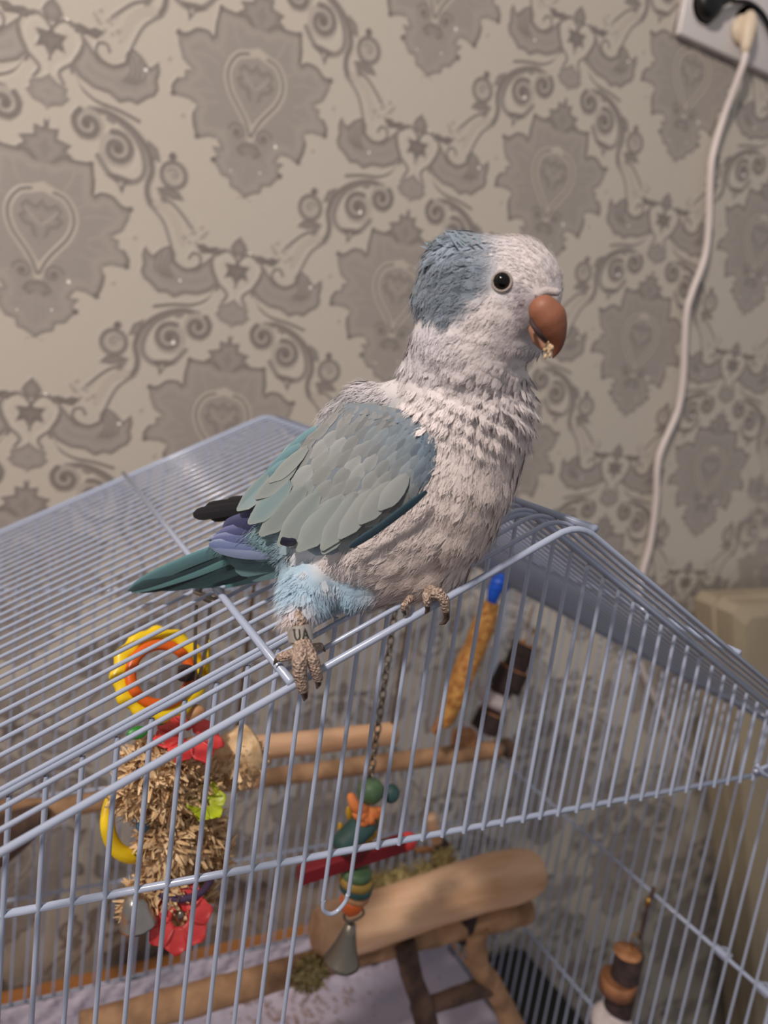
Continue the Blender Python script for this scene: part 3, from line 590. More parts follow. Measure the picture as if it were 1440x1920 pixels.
cA, cB = B(700, 1532, 0), B(632, 1592, -.006); V, F = tube(spline([cA, (cA + cB) / 2, cB], 4), [.0045, .0070, .0080, .0082, .0082, .0080, .0078, .0070, .0050], 16); obj('dark_cork', V, F, M_teal, ct)
for (x, y) in ((655, 1525), (640, 1555), (690, 1580), (702, 1560), (712, 1545)): leaf(B(x, y, .006), (random.uniform(-1, 1), 0, 1), .0055, .0022, mat('ochre leaf', (196, 150, 40), .6), ct)
sA, sB = B(560, 1642, 0), B(772, 1575, 0); d_ = (sB - sA).normalized(); up_ = Vector((0, 0, 1)); s_ = d_.cross(up_).normalized(); u_ = s_.cross(d_)
V = []; 
for e_, (p_, sc_) in enumerate(((sA, .92), (sA + d_ * .001, 1), (sB - d_ * .002, 1), (sB, .8))):
    for (a_, b2) in ((-1, -.8), (-.7, -1), (.7, -1), (1, -.8), (1, .8), (.7, 1), (-.7, 1), (-1, .8)): V.append(p_ + s_ * a_ * .0042 * sc_ + u_ * b2 * .0052 * sc_)
F = [(i * 8 + j, i * 8 + (j + 1) % 8, (i + 1) * 8 + (j + 1) % 8, (i + 1) * 8 + j) for i in range(3) for j in range(8)] + [tuple(range(8))[::-1], tuple(range(24, 32))]
obj('crimson_stick', V, F, M_crimson, ct, sm=False)
V, F = ball(sB - d_ * .003, (.0062, .0055, .0062), 3); obj('stick_knob', V, F, M_red, ct)
for k, (y0, m_, r_) in enumerate(((1636, M_sage, .0098), (1650, mat('ochre band', (160, 130, 60), .6), .0108), (1662, M_teal, .0106), (1676, M_tan, .0090))):
    V, F = lathe([(r_ * .8, -.0032), (r_, -.0022), (r_, .0022), (r_ * .8, .0032)], B(668, y0, .0), (.12, 0, 1), 24); obj('bead_disc', V, F, m_, ct)
V, F = lathe([(.0035, -.007), (.0065, -.004), (.0085, .003), (.0075, .004)], B(660, 1694), (.1, 0, 1), 20); obj('orange_cup', V, F, mat('orange bead', (196, 92, 36), .5), ct)
V, F = tube(spline([B(650, 1700), B(645, 1720), B(655, 1728), B(672, 1722), B(682, 1712), B(676, 1698)], 5), .0009, 6); obj('hook', V, F, M_oldsteel, ct)
V, F = lathe([(.0018, .013), (.0035, .012), (.0048, .006), (.0075, -.004), (.0110, -.0130), (.0122, -.0150), (.0116, -.0158), (.0095, -.0120)], B(650, 1764), (.10, 0, 1), 32); obj('bell', V, F, M_oldsteel, ct)
V, F = ball(B(640, 1798, 0), (.0025,) * 3, 2); obj('clapper', V, F, M_steel, ct)

# ------------------------------------------------------------------ seed stick and bark toys
SY = .30; S_ = lambda x, y, dy=0: at(x, y, SY + dy)
ss = empty('seed_stick', S_(870, 1250), 'golden seed treat stick held by a blue clip under the roof', 'treat stick')
V, F = branch([S_(922, 1130), S_(900, 1190), S_(868, 1265), S_(845, 1325), S_(832, 1362)], [.0075, .0110, .0118, .0112, .0095, .005], 51, n=20, amp=.10, seg=10); obj('seed_coating', V, F, M_seed, ss)
V, F = tube([S_(845, 1320), S_(812, 1374)], .0042, 10); obj('stick_end', V, F, M_cut, ss)
mb = MB(); q = S_(932, 1098); mb.add(*tube(spline([S_(922, 1132), S_(926, 1112), S_(934, 1095), S_(946, 1082)], 4), [.004, .005, .0055, .006, .0068, .007, .0075, .008, .0085, .008, .0075, .007, .005], 8)); mb.add(*tube([S_(934, 1092), S_(948, 1104)], .004, 8)); mb.build('clip', M_blue, ss)
hk = S_(944, 1080); V, F = tube([hk, Vector((hk.x, hk.y, zroof(hk.x, ZR) - .001))], .0012, 6); obj('clip_hook', V, F, M_blue, ss)
RY = .34; T = lambda x, y, dy=0: at(x, y, RY + dy)
bt = empty('bark_toy', T(940, 1270), 'far hanging toy of bark pieces and a pale stone by the rear branch end', 'bird toy')
def ax(a_, b2): return (Vector(b2) - Vector(a_)).normalized()
d1 = ax(T(912, 1365), T(990, 1200))
obj('wire_loop', *tube(spline([T(1010, 1115), T(995, 1150), T(992, 1180), T(1004, 1182), T(978, 1205)], 5), .0012, 6), M_brass, bt)
for (x, y, r, L_, m_) in ((975, 1232, .0135, .016, M_bark), (955, 1272, .0175, .012, M_bark), (942, 1288, .0125, .014, M_bark), (915, 1352, .0155, .011, M_bark)):
    V, F = lathe([(r * .45, -L_ * .9), (r * .97, -L_), (r, -L_ * .9), (r, L_ * .9), (r * .97, L_), (r * .45, L_ * .9)], T(x, y), d1, 22); V = np.array([v[:] for v in V]); V += noise3(V, 260, x)[:, None] * .0008; obj('bark_piece', V, F, m_, bt)
    V, F = ringshape(T(x, y) + d1 * L_, d1, r * .86, .0020, n=26, flat=.4); obj('cut_rim', V, F, M_cut, bt)
V, F = ball(T(930, 1312), 1, 3); Rb = np.array(V) - np.array(T(930, 1312)); d1n = np.array(d1); Rb = Rb * .0205 - np.outer(Rb @ d1n, d1n) * .0095; V = Rb * (1 + .08 * noise3(Rb, 130, 4))[:, None] + np.array(T(930, 1312)); obj('pale_stone', V, F, M_lava, bt)
QY = .112; QK = 1.10; Q = lambda x, y, dy=0: at(x, y, QY + dy)
rt = empty('hook_toy', Q(1175, 1840), 'near hanging toy of bark log and wooden ring on a brass hook, lower right', 'bird toy')
d2 = ax(Q(1150, 1925), Q(1180, 1790))
# it hangs from a thin cord of the roof
obj('leather_strap', *tube(spline([Q(1226, 1664), Q(1222, 1676), Q(1214, 1700), Q(1206, 1735), Q(1200, 1760)], 4), .0017, 8), M_dark, rt)
obj('brass_tip', *tube([Q(1217, 1684), Q(1214, 1697)], .0022, 8), M_brass, rt)
obj('brass_loop', *tube(spline([Q(1202, 1752), Q(1188, 1752), Q(1183, 1768), Q(1187, 1785), Q(1196, 1782), Q(1203, 1766), Q(1200, 1750)], 4), .0008, 6), M_brass, rt)
cC, cD = Q(1176, 1788), Q(1155, 1905)
V, F = lathe([(r_ * QK, h_ * (QK if abs(h_) < .02 else 1)) for r_, h_ in [(.0105, 0), (.0112, .001), (.0110, (cC - cD).length), (.0100, (cC - cD).length + .001)]], cD, d2, 24); V = np.array([v[:] for v in V]); V += noise3(V, 200, 5)[:, None] * .0006; obj('bark_log', V, F, M_bark, rt)
V, F = lathe([(r_ * QK, h_ * (QK if abs(h_) < .02 else 1)) for r_, h_ in [(.0035, .0), (.0108, .0), (.0108, .0014), (.0035, .0014)]], cC + d2 * .0008, d2, 24); obj('cut_end', V, F, M_cut, rt)
V, F = lathe([(r_ * QK, h_ * (QK if abs(h_) < .02 else 1)) for r_, h_ in [(.0112, -.0055), (.0132, -.0062), (.0143, .001), (.0143, .0055), (.0134, .0062), (.0112, .0048)]], Q(1158, 1846), d2, 28); obj('wooden_ring', V, F, mat('orange brown wood', (158, 108, 72), .6, var=(118, 76, 48), vscale=60), rt)
cc = Q(1146, 1915); V, F = ball(cc, (.0187, .0176, .0143), 3); V = cc[:] + (V - np.array(cc)) * (1 + .07 * noise3(V, 150, 8))[:, None]; obj('pale_stone', V, F, M_lava, rt)

# ------------------------------------------------------------------ sockets, cables, card box on the right
wn = Vector((math.sin(WYAW), -math.cos(WYAW), 0)); wu = Vector((math.cos(WYAW), math.sin(WYAW), 0))
def WP(x, z, off=0): return Vector((0, WY, 0)) + wu * x + Vector((0, 0, z)) + wn * off
so_ = empty('wall_socket', WP(.80, .697, 0), 'white multi-gang wall socket plate at the top right of the wall', 'socket')
def wbox(x0, x1, z0, z1, o0, o1, bev):
    V, F = box((x0, -o1, z0), (x1, -o0, z1), bev); Rz = Matrix.Rotation(WYAW, 3, 'Z'); return [Rz @ v + Vector((0, WY, 0)) for v in V], F
sx = .690; sz = .6560
obj('plate', *wbox(sx, sx + .225, sz, sz + .083, .001, .011, .0025), M_white, so_)
me_s = None
for k in range(3):
    c_ = WP(sx + .0300 + .071 * k, sz + .0400, .0112)
    V, F = lathe([(.0215, .0006), (.0200, .0006), (.0190, -.0005), (.0030, -.0008)], c_, wn, 30); obj('outlet', V, F, mat('outlet grey', (186, 182, 182), .4), so_)
    V, F = ringshape(c_, wn, .0215, .0012, n=36); obj('outlet_rim', V, F, M_white, so_)
bp_ = empty('black_plug', WP(sx + .0415, sz + .0415, .012), 'black round plug with a black cord in the left outlet', 'plug')
c_ = WP(sx + .0300, sz + .0400, .0125)
V, F = lathe([(.0185, 0), (.0190, .002), (.0180, .009), (.0150, .013), (.0080, .0155), (.003, .016)], c_, wn, 30); obj('plug_body', V, F, M_black, bp_)
V, F = tube(spline([c_ + wn * .009 + wu * .004, c_ + wn * .010 + wu * .019 + Vector((0, 0, .007)), c_ + wn * .011 + wu * .030 + Vector((0, 0, .015))], 4), [.0070, .0066, .0062, .0058, .0053, .0048, .0043, .0039, .0035], 12); obj('strain_relief', V, F, M_black, bp_)
V, F = tube(spline([c_ + wn * .011 + wu * .030 + Vector((0, 0, .015)), at(1375, 2, .468), at(1405, 6, .468), at(1432, 30, .468), at(1452, 75, .470), at(1480, 160, .475), at(1530, 330, .48)], 8), .0031, 10); obj('cord', V, F, M_black, bp_)
wp_ = empty('white_plug', WP(sx + .1125, sz + .0415, .012), 'cream flat plug with a white cable hanging down the wall', 'plug')
c_ = WP(sx + .0940, sz + .0330, .0125)
V, F = lathe([(.0165, 0), (.0170, .002), (.0160, .006), (.006, .008)], c_ + Vector((0, 0, -.002)), wn, 28); obj('plug_face', V, F, M_cream, wp_)
zs = [.016, .010, 0, -.012, -.024, -.032]; rs_ = [.0045, .0085, .0100, .0090, .0062, .0050]
V, F = tube([c_ + wn * (.008 + .0012 * i_) + Vector((0, 0, z_)) for i_, z_ in enumerate(zs)], rs_, 14); obj('plug_body', V, F, M_cream, wp_)
for k in range(4): V, F = ringshape(c_ + wn * .014 + Vector((0, 0, -.030 - .0035 * k)), (0, 0, 1), .0052, .0011, n=18); obj('relief_ring', V, F, M_cream, wp_)
cp = c_ + wn * .014 + Vector((0, 0, -.032))
pts = [cp, cp + Vector((0, 0, -.014))] + [at(x, y, z) for x, y, z in ((1357, 220, .474), (1336, 293, .474), (1331, 351, .474), (1329, 422, .474), (1321, 484, .474), (1299, 544, .473), (1288, 582, .473), (1284, 637, .473), (1281, 710, .473), (1270, 772, .474), (1240, 842, .475), (1232, 880, .475), (1230, 939, .475), (1219, 1020, .476), (1204, 1078, .476), (1196, 1160, .474), (1206, 1260, .474), (1290, 1420, .474), (1376, 1500, .474), (1382, 1600, .474), (1376, 1700, .474), (1370, 1900, .474), (1365, 2150, .474))]
V, F = tube(spline(pts, 6), .0044, 10); o = obj('cable', V, F, M_cable, wp_)
bx_ = empty('beige_cushion', Vector((1.25, .41, -.7)), 'large plain beige cushion leaning by the wall right of the cage', 'cushion')
y0, y1 = .375, .452; pA, pB = at(1384, 1138, y0), at(1412, 1700, y0); pC = pB + (pB - pA) * 1.05
prof = [pA + Vector((.01, 0, 0)), pA + Vector((.0, 0, -.012)), pA.lerp(pB, .5) + Vector((-.006, 0, 0)), pB, pC, Vector((1.9, y0, pC.z)), Vector((1.9, y0, pA.z - .02)), Vector((1.5, y0, pA.z + .006)), Vector((1.2, y0, pA.z + .006))]
V = []; n5 = len(prof); ctr = sum(prof, Vector()) / n5
for yy_, k_ in ((y0 - .004, .955), (y0 + .006, 1), (y1 - .006, 1), (y1, .96)): V += [Vector((ctr.x + (p_.x - ctr.x) * k_, yy_, ctr.z + (p_.z - ctr.z) * k_)) for p_ in prof]
F = [tuple(range(n5))[::-1], tuple(range(3 * n5, 4 * n5))] + [(r_ * n5 + j, r_ * n5 + (j + 1) % n5, (r_ + 1) * n5 + (j + 1) % n5, (r_ + 1) * n5 + j) for r_ in range(3) for j in range(n5)]
obj('cushion_cover', V, F, M_card, bx_, sm=False)
V, F = tube([p_ + Vector((0, .036, 0)) for p_ in prof], .0035, 8, closed=True); obj('piping', V, F, M_card, bx_)

# ------------------------------------------------------------------ THE PARROT
par = empty('parrot', at(700, 1180, -.03), 'blue grey and white parakeet perched on the cage roof, beak to the right', 'parrot')
def pmat(name, rough=.75, bump=.35, bscale=900, sheen=.25, sss=.0, uvw=False):
    m = mat(name, (200, 200, 200), rough, attr='Col', sheen=sheen, spec=.25); nt = m.node_tree; N = nt.nodes; L = nt.links; b = N['Principled BSDF']
    bn = N.new('ShaderNodeBump'); bn.inputs['Strength'].default_value = bump; bn.inputs['Distance'].default_value = .0004
    if uvw:
        uv = N.new('ShaderNodeUVMap'); uv.uv_map = 'UV'; mp = N.new('ShaderNodeSeparateXYZ'); L.new(uv.outputs[0], mp.inputs[0])
        ab = N.new('ShaderNodeMath'); ab.operation = 'ABSOLUTE'; L.new(mp.outputs[0], ab.inputs[0])
        su = N.new('ShaderNodeMath'); su.operation = 'MULTIPLY_ADD'; su.inputs[1].default_value = -1.2; L.new(ab.outputs[0], su.inputs[0]); L.new(mp.outputs[1], su.inputs[2])
        mu = N.new('ShaderNodeMath'); mu.operation = 'MULTIPLY'; mu.inputs[1].default_value = 95; L.new(su.outputs[0], mu.inputs[0])
        sn = N.new('ShaderNodeMath'); sn.operation = 'SINE'; L.new(mu.outputs[0], sn.inputs[0]); L.new(sn.outputs[0], bn.inputs['Height'])
    else:
        t = N.new('ShaderNodeTexNoise'); t.inputs['Scale'].default_value = bscale; t.inputs['Detail'].default_value = 3; tc = N.new('ShaderNodeTexCoord'); L.new(tc.outputs['Object'], t.inputs[0]); L.new(t.outputs[0], bn.inputs['Height'])
    L.new(bn.outputs[0], b.inputs['Normal']); return m
M_plume = pmat('soft plumage'); M_feather = pmat('vaned feather', .55, .5, uvw=True, sheen=.1)

def ydep(px, py):
    """depth of the bird's middle plane: it faces right and a little towards the viewer"""
    k = [(200, .085), (400, .062), (470, .034), (560, .014), (650, .000), (750, -.012), (860, -.028), (960, -.040), (1060, -.048)]
    y = float(np.interp(px, [a_ for a_, _ in k], [b_ for _, b_ in k]))
    if py < 700: y -= .006
    return y
def bp(px, py, rpx, dy=0):
    P = at(px, py, ydep(px, py) + dy); return P, rpx * depth(P) / FPX
keys = [[(430, 1025, 22), (490, 1012, 42), (560, 985, 74), (640, 985, 118), (740, 975, 140), (800, 930, 146), (838, 860, 138), (862, 775, 130), (872, 700, 118), (885, 640, 112), (908, 575, 116)],
        [(610, 1060, 76), (700, 1040, 100), (780, 1010, 115)], [(600, 1050, 80), (650, 1072, 66, -.006), (700, 1080, 56, -.006)], [(650, 880, 92), (715, 820, 100), (790, 800, 100)],
        [(905, 555, 110), (945, 552, 106), (955, 545, 100)], [(935, 625, 78), (985, 640, 40)], [(870, 520, 84), (850, 560, 78)], [(960, 760, 42), (955, 820, 44), (940, 700, 55)],
        [(610, 1066, 64, -.004), (590, 1088, 52, -.014), (572, 1114, 38, -.027), (563, 1136, 25, -.038), (561, 1146, 19, -.042)], [(640, 790, 40), (690, 775, 60)]]
balls = []
for ks in keys: balls += chain([bp(*k_) for k_ in ks], .3)
lat = np.array(RC @ Vector((0, 1, 0)))            # sideways axis of the bird, roughly the viewing direction
lat = np.array([.55, .83, -.05]); lat /= np.linalg.norm(lat)
def ripple(me, c0):
    n = len(me.vertices); P = np.empty(n * 3); me.vertices.foreach_get('co', P); P = P.reshape(-1, 3); Nn = np.empty(n * 3); me.vertices.foreach_get('normal', Nn); Nn = Nn.reshape(-1, 3)
    x, y = topx_np(P + c0)
    # folds of the ruffled neck
    t = (-(x - 780) * .50 + (y - 700) * .86)
    t = t + 10 * noise3(P, 120, 2)
    wgt = np.exp(-((x - 905) / 105) ** 2) * np.exp(-((y - 770) / 62) ** 2) * (.6 + .4 * noise3(P, 90, 5))
    d = wgt * np.sin(t * 2 * np.pi / 25) * .0026
    d += .0005 * noise3(P, 420, 8) + .0006 * noise3(P, 180, 9)
    d -= .0012 * np.exp(-(((x - 985) / 45) ** 2 + ((y - 690) / 22) ** 2))
    d += .0005 * np.exp(-((y - (700 + .1 * (x - 880))) / 10) ** 2) * (x > 720)
    P += Nn * d[:, None]; me.vertices.foreach_set('co', P.ravel()); me.update()
def poly_in(x, y, poly, soft):
    ins = np.zeros(x.shape, bool); D = np.full(x.shape, 1e9); q = poly + [poly[0]]
    for (ax_, ay), (bx2, by) in zip(q[:-1], q[1:]):
        ins ^= ((ay > y) != (by > y)) & (x < (bx2 - ax_) * (y - ay) / (by - ay + 1e-9) + ax_)
        dx, dy = bx2 - ax_, by - ay; t = np.clip(((x - ax_) * dx + (y - ay) * dy) / (dx * dx + dy * dy + 1e-9), 0, 1); D = np.minimum(D, np.hypot(x - ax_ - t * dx, y - ay - t * dy))
    return np.clip(np.where(ins, D, -D) / soft * .5 + .5, 0, 1)
def plumage_colour(P):
    x, y = topx_np(P); nz = noise3(P, 260, 12); x = x + 10 * nz; y = y + 9 * noise3(P, 230, 13)
    c = np.tile(lin((222, 213, 212)), (len(P), 1))
    def mixin(wg, col):
        nonlocal c; wg = np.clip(wg, 0, 1)[:, None]; c = c * (1 - wg) + lin(col) * wg
    mixin(poly_in(x, y, [(700, 640), (800, 560), (860, 600), (840, 680), (760, 720), (690, 730), (560, 860), (480, 960), (520, 1000), (600, 760)], 40) * .7, (198, 196, 203))
    mixin(poly_in(x, y, [(560, 860), (650, 730), (745, 745), (760, 800), (600, 950), (480, 990)], 26), (146, 150, 154))
    mixin(poly_in(x, y, [(840, 860), (960, 840), (1000, 900), (960, 1020), (860, 1160), (560, 1180), (600, 1060), (760, 980)], 90) * .8, (212, 198, 190))
    mixin(poly_in(x, y, [(505, 985), (560, 1030), (625, 1070), (690, 1088), (712, 1120), (650, 1165), (540, 1175), (505, 1110), (500, 1040)], 26), (168, 194, 212))
    mixin(poly_in(x, y, [(585, 1045), (650, 1050), (640, 1075), (600, 1078)], 22) * .7, (226, 214, 210))
    mixin(poly_in(x, y, [(400, 960), (520, 960), (545, 1010), (520, 1090), (400, 1080)], 20), (124, 158, 166))
    mixin(poly_in(x, y, [(530, 1128), (600, 1128), (600, 1180), (530, 1180)], 16), (206, 190, 188))
    cap = poly_in(x, y, [(845, 410), (905, 425), (935, 460), (930, 500), (932, 520), (915, 548), (893, 575), (850, 602), (800, 598), (783, 590), (770, 540), (780, 480), (800, 440)], 14)
    mixin(cap, (124, 134, 146))
    mixin(cap * poly_in(x, y, [(800, 420), (880, 400), (920, 450), (900, 476), (800, 486), (770, 480)], 14), (146, 158, 172))
    st_ = cap * np.clip(np.sin(y * .19 + x * .02 + 3 * noise3(P, 80, 21)) - .25, 0, 1); mixin(st_ * .95, (84, 98, 106))
    mixin(poly_in(x, y, [(900, 440), (960, 440), (945, 500), (975, 545), (940, 560), (925, 520)], 16) * .55, (176, 176, 184))
    fo = poly_in(x, y, [(930, 440), (1000, 450), (1070, 520), (1062, 552), (1010, 548), (955, 500)], 16); mixin(fo * np.clip(noise3(P, 900, 31) * 1.4 + .1, 0, 1) * .55, (176, 172, 178))
    mixin(poly_in(x, y, [(950, 520), (1005, 552), (1000, 566), (955, 545)], 10) * .6, (150, 145, 150))
    mixin(poly_in(x, y, [(965, 560), (1000, 560), (1005, 620), (1025, 660), (1000, 690), (975, 640)], 16) * .5, (176, 170, 180))
    c *= (1 + .05 * noise3(P, 700, 15))[:, None]
    return np.clip(c, 0, 1)
def paint(me, c0):
    n = len(me.vertices); P = np.empty(n * 3); me.vertices.foreach_get('co', P); P = P.reshape(-1, 3) + c0; vcol(me, plumage_colour(P))
def post_body(me, c0): ripple(me, c0); paint(me, c0)
body = blob('body', balls, .0013, M_plume, par, sm=7, squash=(lat, .86), post=post_body, sub=3)
bm_ = body.data; nb = len(bm_.vertices); BP = np.empty(nb * 3); bm_.vertices.foreach_get('co', BP); BP = BP.reshape(-1, 3) + np.array(wloc(body)); BN = np.empty(nb * 3); bm_.vertices.foreach_get('normal', BN); BN = BN.reshape(-1, 3)
bvh = BVHTree.FromPolygons([tuple(p) for p in BP], [tuple(p.vertices) for p in bm_.polygons])
def hit(px, py):
    r = ray(px, py).normalized(); h = bvh.ray_cast(CAM, r); return h[3] if h[0] is not None else None

# feathers ---------------------------------------------------------
def feather(P, d, n, L, W, lift=.12, curl=.10, camber=.18, cols=3, col=(150, 150, 150), edge=None, shaft=None, root=None, blunt=.5):
    P = np.array(P); d = np.array(d) / np.linalg.norm(d); n = np.array(n); n = n - n @ d * d; n /= np.linalg.norm(n); s = np.cross(d, n)
    S = (0, .16, .36, .58, .76, .90, 1.0); Wd = (.30, .72, .95, 1.0, .90, .62, .16 + .3 * blunt)
    V, Cc, U = [], [], []; ls = np.linspace(-1, 1, cols); base = lin(col) if not isinstance(col, np.ndarray) else col
    ed = base * 1.05 if edge is None else lin(edge); shf = base * .8 if shaft is None else lin(shaft)
    for q, wq in zip(S, Wd):
        for u_ in ls:
            V.append(P + d * L * (q - .10 * abs(u_) ** 2 * q ** 3) + s * (W * .5 * wq * u_) + n * (L * (lift * q - curl * q * q) - camber * W * wq * abs(u_) ** 2 * .5))
            cc = base * (1 - .0 * q); e_ = max(abs(u_) ** 3 * .7, max(0, (q - .72) / .28) * .8); cc = cc * (1 - e_) + ed * e_
            if abs(u_) < .01 and cols > 3: cc = cc * .75 + shf * .25
            if root is not None: r_ = max(0, 1 - q / .5); cc = cc * (1 - .6 * r_) + lin(root) * .6 * r_
            Cc.append(cc); U.append((u_, q * L / W))
    F = [(i * cols + j, i * cols + j + 1, (i + 1) * cols + j + 1, (i + 1) * cols + j) for i in range(6) for j in range(cols - 1)]
    return V, F, Cc, U
class FB:
    def __init__(s): s.v = []; s.f = []; s.c = []; s.u = []
    def add(s, V, F, Cc, U): n = len(s.v); s.v += [tuple(p) for p in V]; s.f += [tuple(i + n for i in f) for f in F]; s.c += list(Cc); s.u += U
    def build(s, name, m, parent):
        v = np.array(s.v); c0 = v.mean(0); me = bpy.data.meshes.new(name); me.from_pydata((v - c0).tolist(), [], s.f); smooth(me); vcol(me, np.clip(np.array(s.c), 0, 1))
        uv = me.uv_layers.new(name='UV'); li = np.empty(len(me.loops), int); me.loops.foreach_get('vertex_index', li); uv.data.foreach_set('uv', np.array(s.u)[li].ravel()); me.update(); return link(name, me, m, parent, c0)
def one(name, parent, *a_, m=None, **k_):
    fb = FB(); fb.add(*feather(*a_, **k_)); return fb.build(name, m or M_feather, parent)
XC = np.array(RC @ Vector((1, 0, 0))); YC = -np.array(RC @ Vector((0, 0, 1)))
# flow of the body feathers as seen from the side
FL = [(1045, 530, -.5, -.85), (1010, 490, -.8, -.55), (960, 455, -1, -.15), (900, 440, -1, .15), (830, 480, -.75, .65), (870, 530, -1, .12), (800, 570, -.55, .85), (960, 590, -.65, .75), (900, 620, -.8, .55), (1000, 650, -.45, .9), (930, 660, -.55, .85), (1010, 700, .05, 1),
      (780, 660, -.75, .65), (850, 700, -.55, .85), (900, 750, -.35, .95), (980, 760, .12, 1), (930, 850, -.02, 1), (960, 920, -.1, 1), (880, 980, -.45, .9), (820, 1080, -.75, .6), (720, 1040, -.8, .6), (650, 1100, -.35, .95), (560, 1090, -.25, 1), (600, 1060, -.5, .85), (520, 1000, -1, .25), (700, 760, -.85, .55), (600, 850, -.75, .7), (450, 1020, -1, .3)]
FLa = np.array(FL, float); FLa[:, 2:] /= np.linalg.norm(FLa[:, 2:], axis=1)[:, None]
def flow(x, y):
    w_ = 1 / (((FLa[:, 0] - x) ** 2 + (FLa[:, 1] - y) ** 2) + 400) ** 1.5; v = (FLa[:, 2:] * w_[:, None]).sum(0); return v / np.linalg.norm(v)
bxp, byp = topx_np(BP)
WING = [(752, 762), (700, 752), (650, 750), (608, 788), (570, 830), (530, 880), (495, 925), (462, 966), (500, 980), (520, 1005), (540, 1022), (562, 1030), (590, 1047), (622, 1045), (665, 1025), (715, 985), (770, 945), (812, 912), (830, 868), (826, 820), (800, 785)]
win = poly_in(bxp, byp, WING, 20); vdir = BP - CAMn; vdir /= np.linalg.norm(vdir, axis=1)[:, None]; facing = -(BN * vdir).sum(1)
beakm = poly_in(bxp, byp, [(1000, 548), (1075, 540), (1075, 680), (1020, 665), (1000, 620), (990, 590)], 6)
ringe = np.hypot(bxp - 941, byp - 527)
cols_all = plumage_colour(BP)
order = rng.permutation(nb); taken = {}; fb = FB(); hair = []; hcol = []; cnt = 0
Dv = np.array([depth(p) for p in BP[:1]])
for i in order:
    if (y0f := byp[i]) > 1146 and bxp[i] < 640: continue
    if facing[i] < -.45 or (win[i] > .8 and facing[i] > .1): continue
    if facing[i] > 0 and (beakm[i] > .5 or ringe[i] < 20): continue
    x, y = bxp[i], byp[i]
    head = y < 700 - .0 * x
    if head: Lf, sp_ = (.0040 if x > 930 else .0056), (.0011 if x > 930 else .0014)
    elif y < 850: Lf, sp_ = .0056, .00135
    else: Lf, sp_ = .0095, .0021
    if y > 1030 and x < 720: Lf, sp_ = .0085, .0018
    if facing[i] > 0 and ringe[i] < 45: Lf *= .45; sp_ *= .7
    if facing[i] < -.1: sp_ *= 1.5
    k3 = tuple((BP[i] / sp_).astype(int)); kk = (k3, int(Lf * 1e5)); ok = True
    for dx in (-1, 0, 1):
        for dy_ in (-1, 0, 1):
            for dz in (-1, 0, 1):
                q = taken.get((k3[0] + dx, k3[1] + dy_, k3[2] + dz, int(sp_ * 1e5)))
                if q is not None and (q - BP[i]) @ (q - BP[i]) < sp_ * sp_: ok = False; break
            if not ok: break
        if not ok: break
    if not ok: continue
    taken[(*k3, int(sp_ * 1e5))] = BP[i]; cnt += 1
    v2 = flow(x, y); d3 = XC * v2[0] + YC * v2[1]; n = BN[i]; d3 = d3 - d3 @ n * n
    if np.linalg.norm(d3) < .05: continue
    d3 /= np.linalg.norm(d3); sdv = np.cross(d3, n); d3 = d3 + sdv * rng.normal() * .16; d3 /= np.linalg.norm(d3)
    c_ = cols_all[i] * (1 + rng.normal() * .035); cf = np.clip(c_, 0, 1)
    fb.add(*feather(BP[i] - n * .00022, d3, n, Lf * rng.uniform(.85, 1.15), Lf * rng.uniform(.36, .52), lift=(.035 if y < 860 else .045) + .03 * rng.random(), curl=.03, camber=.06, cols=3, col=cf, edge=None, blunt=.2))
    m_h = 11 if (y > 1010) else (8 if not head else 5)
    for _ in range(m_h):
        o_ = sdv * rng.uniform(-.3, .3) * Lf + d3 * Lf * rng.uniform(.45, .8) + n * Lf * .06
        dd = d3 + sdv * rng.normal() * .22 + n * rng.uniform(.02, .16); l = Lf * rng.uniform(.35, .75); wv = .00009
        a_ = BP[i] + o_; b2 = a_ + dd * l * .55; c2 = a_ + dd * l - n * l * .12; sv = sdv * wv
        hair.append([a_ - sv, a_ + sv, b2 + sv * .8, b2 - sv * .8, c2]); hcol.append(np.clip(cf * rng.uniform(.92, 1.12), 0, 1))
pl = fb.build('contour_feathers', M_plume, par); pl['kind'] = 'stuff'
hv = np.array(hair).reshape(-1, 3); nh = len(hair); hf = []
for k in range(nh): hf += [(5 * k, 5 * k + 1, 5 * k + 2, 5 * k + 3), (5 * k + 3, 5 * k + 2, 5 * k + 4)]
me = bpy.data.meshes.new('down_barbs'); c0 = hv.mean(0); me.from_pydata((hv - c0).tolist(), [], hf); vcol(me, np.repeat(np.array(hcol), 5, 0)); o = link('down_barbs', me, M_plume, par, c0); o['kind'] = 'stuff'
print('feathers', cnt, 'barbs', nh)
# crest tuft and nape wisps
cr_o = FB()
for k in range(60):
    x = random.uniform(815, 905); y = 458 + (x - 880) ** 2 * .004 + random.uniform(-4, 8); P0 = np.array(at(x, y, ydep(x, y) + random.uniform(-.012, .012)))
    dv = XC * (-.75 + random.uniform(-.3, .35)) + YC * (-.45 + random.uniform(-.35, .3)); cr_o.add(*feather(P0, dv, -np.array(RC @ Vector((0, 1, 0))), random.uniform(.004, .0070), .0008, lift=.02, col=(134, 150, 160)))
cr_o.build('crest_tuft', M_plume, par)['kind'] = 'stuff'

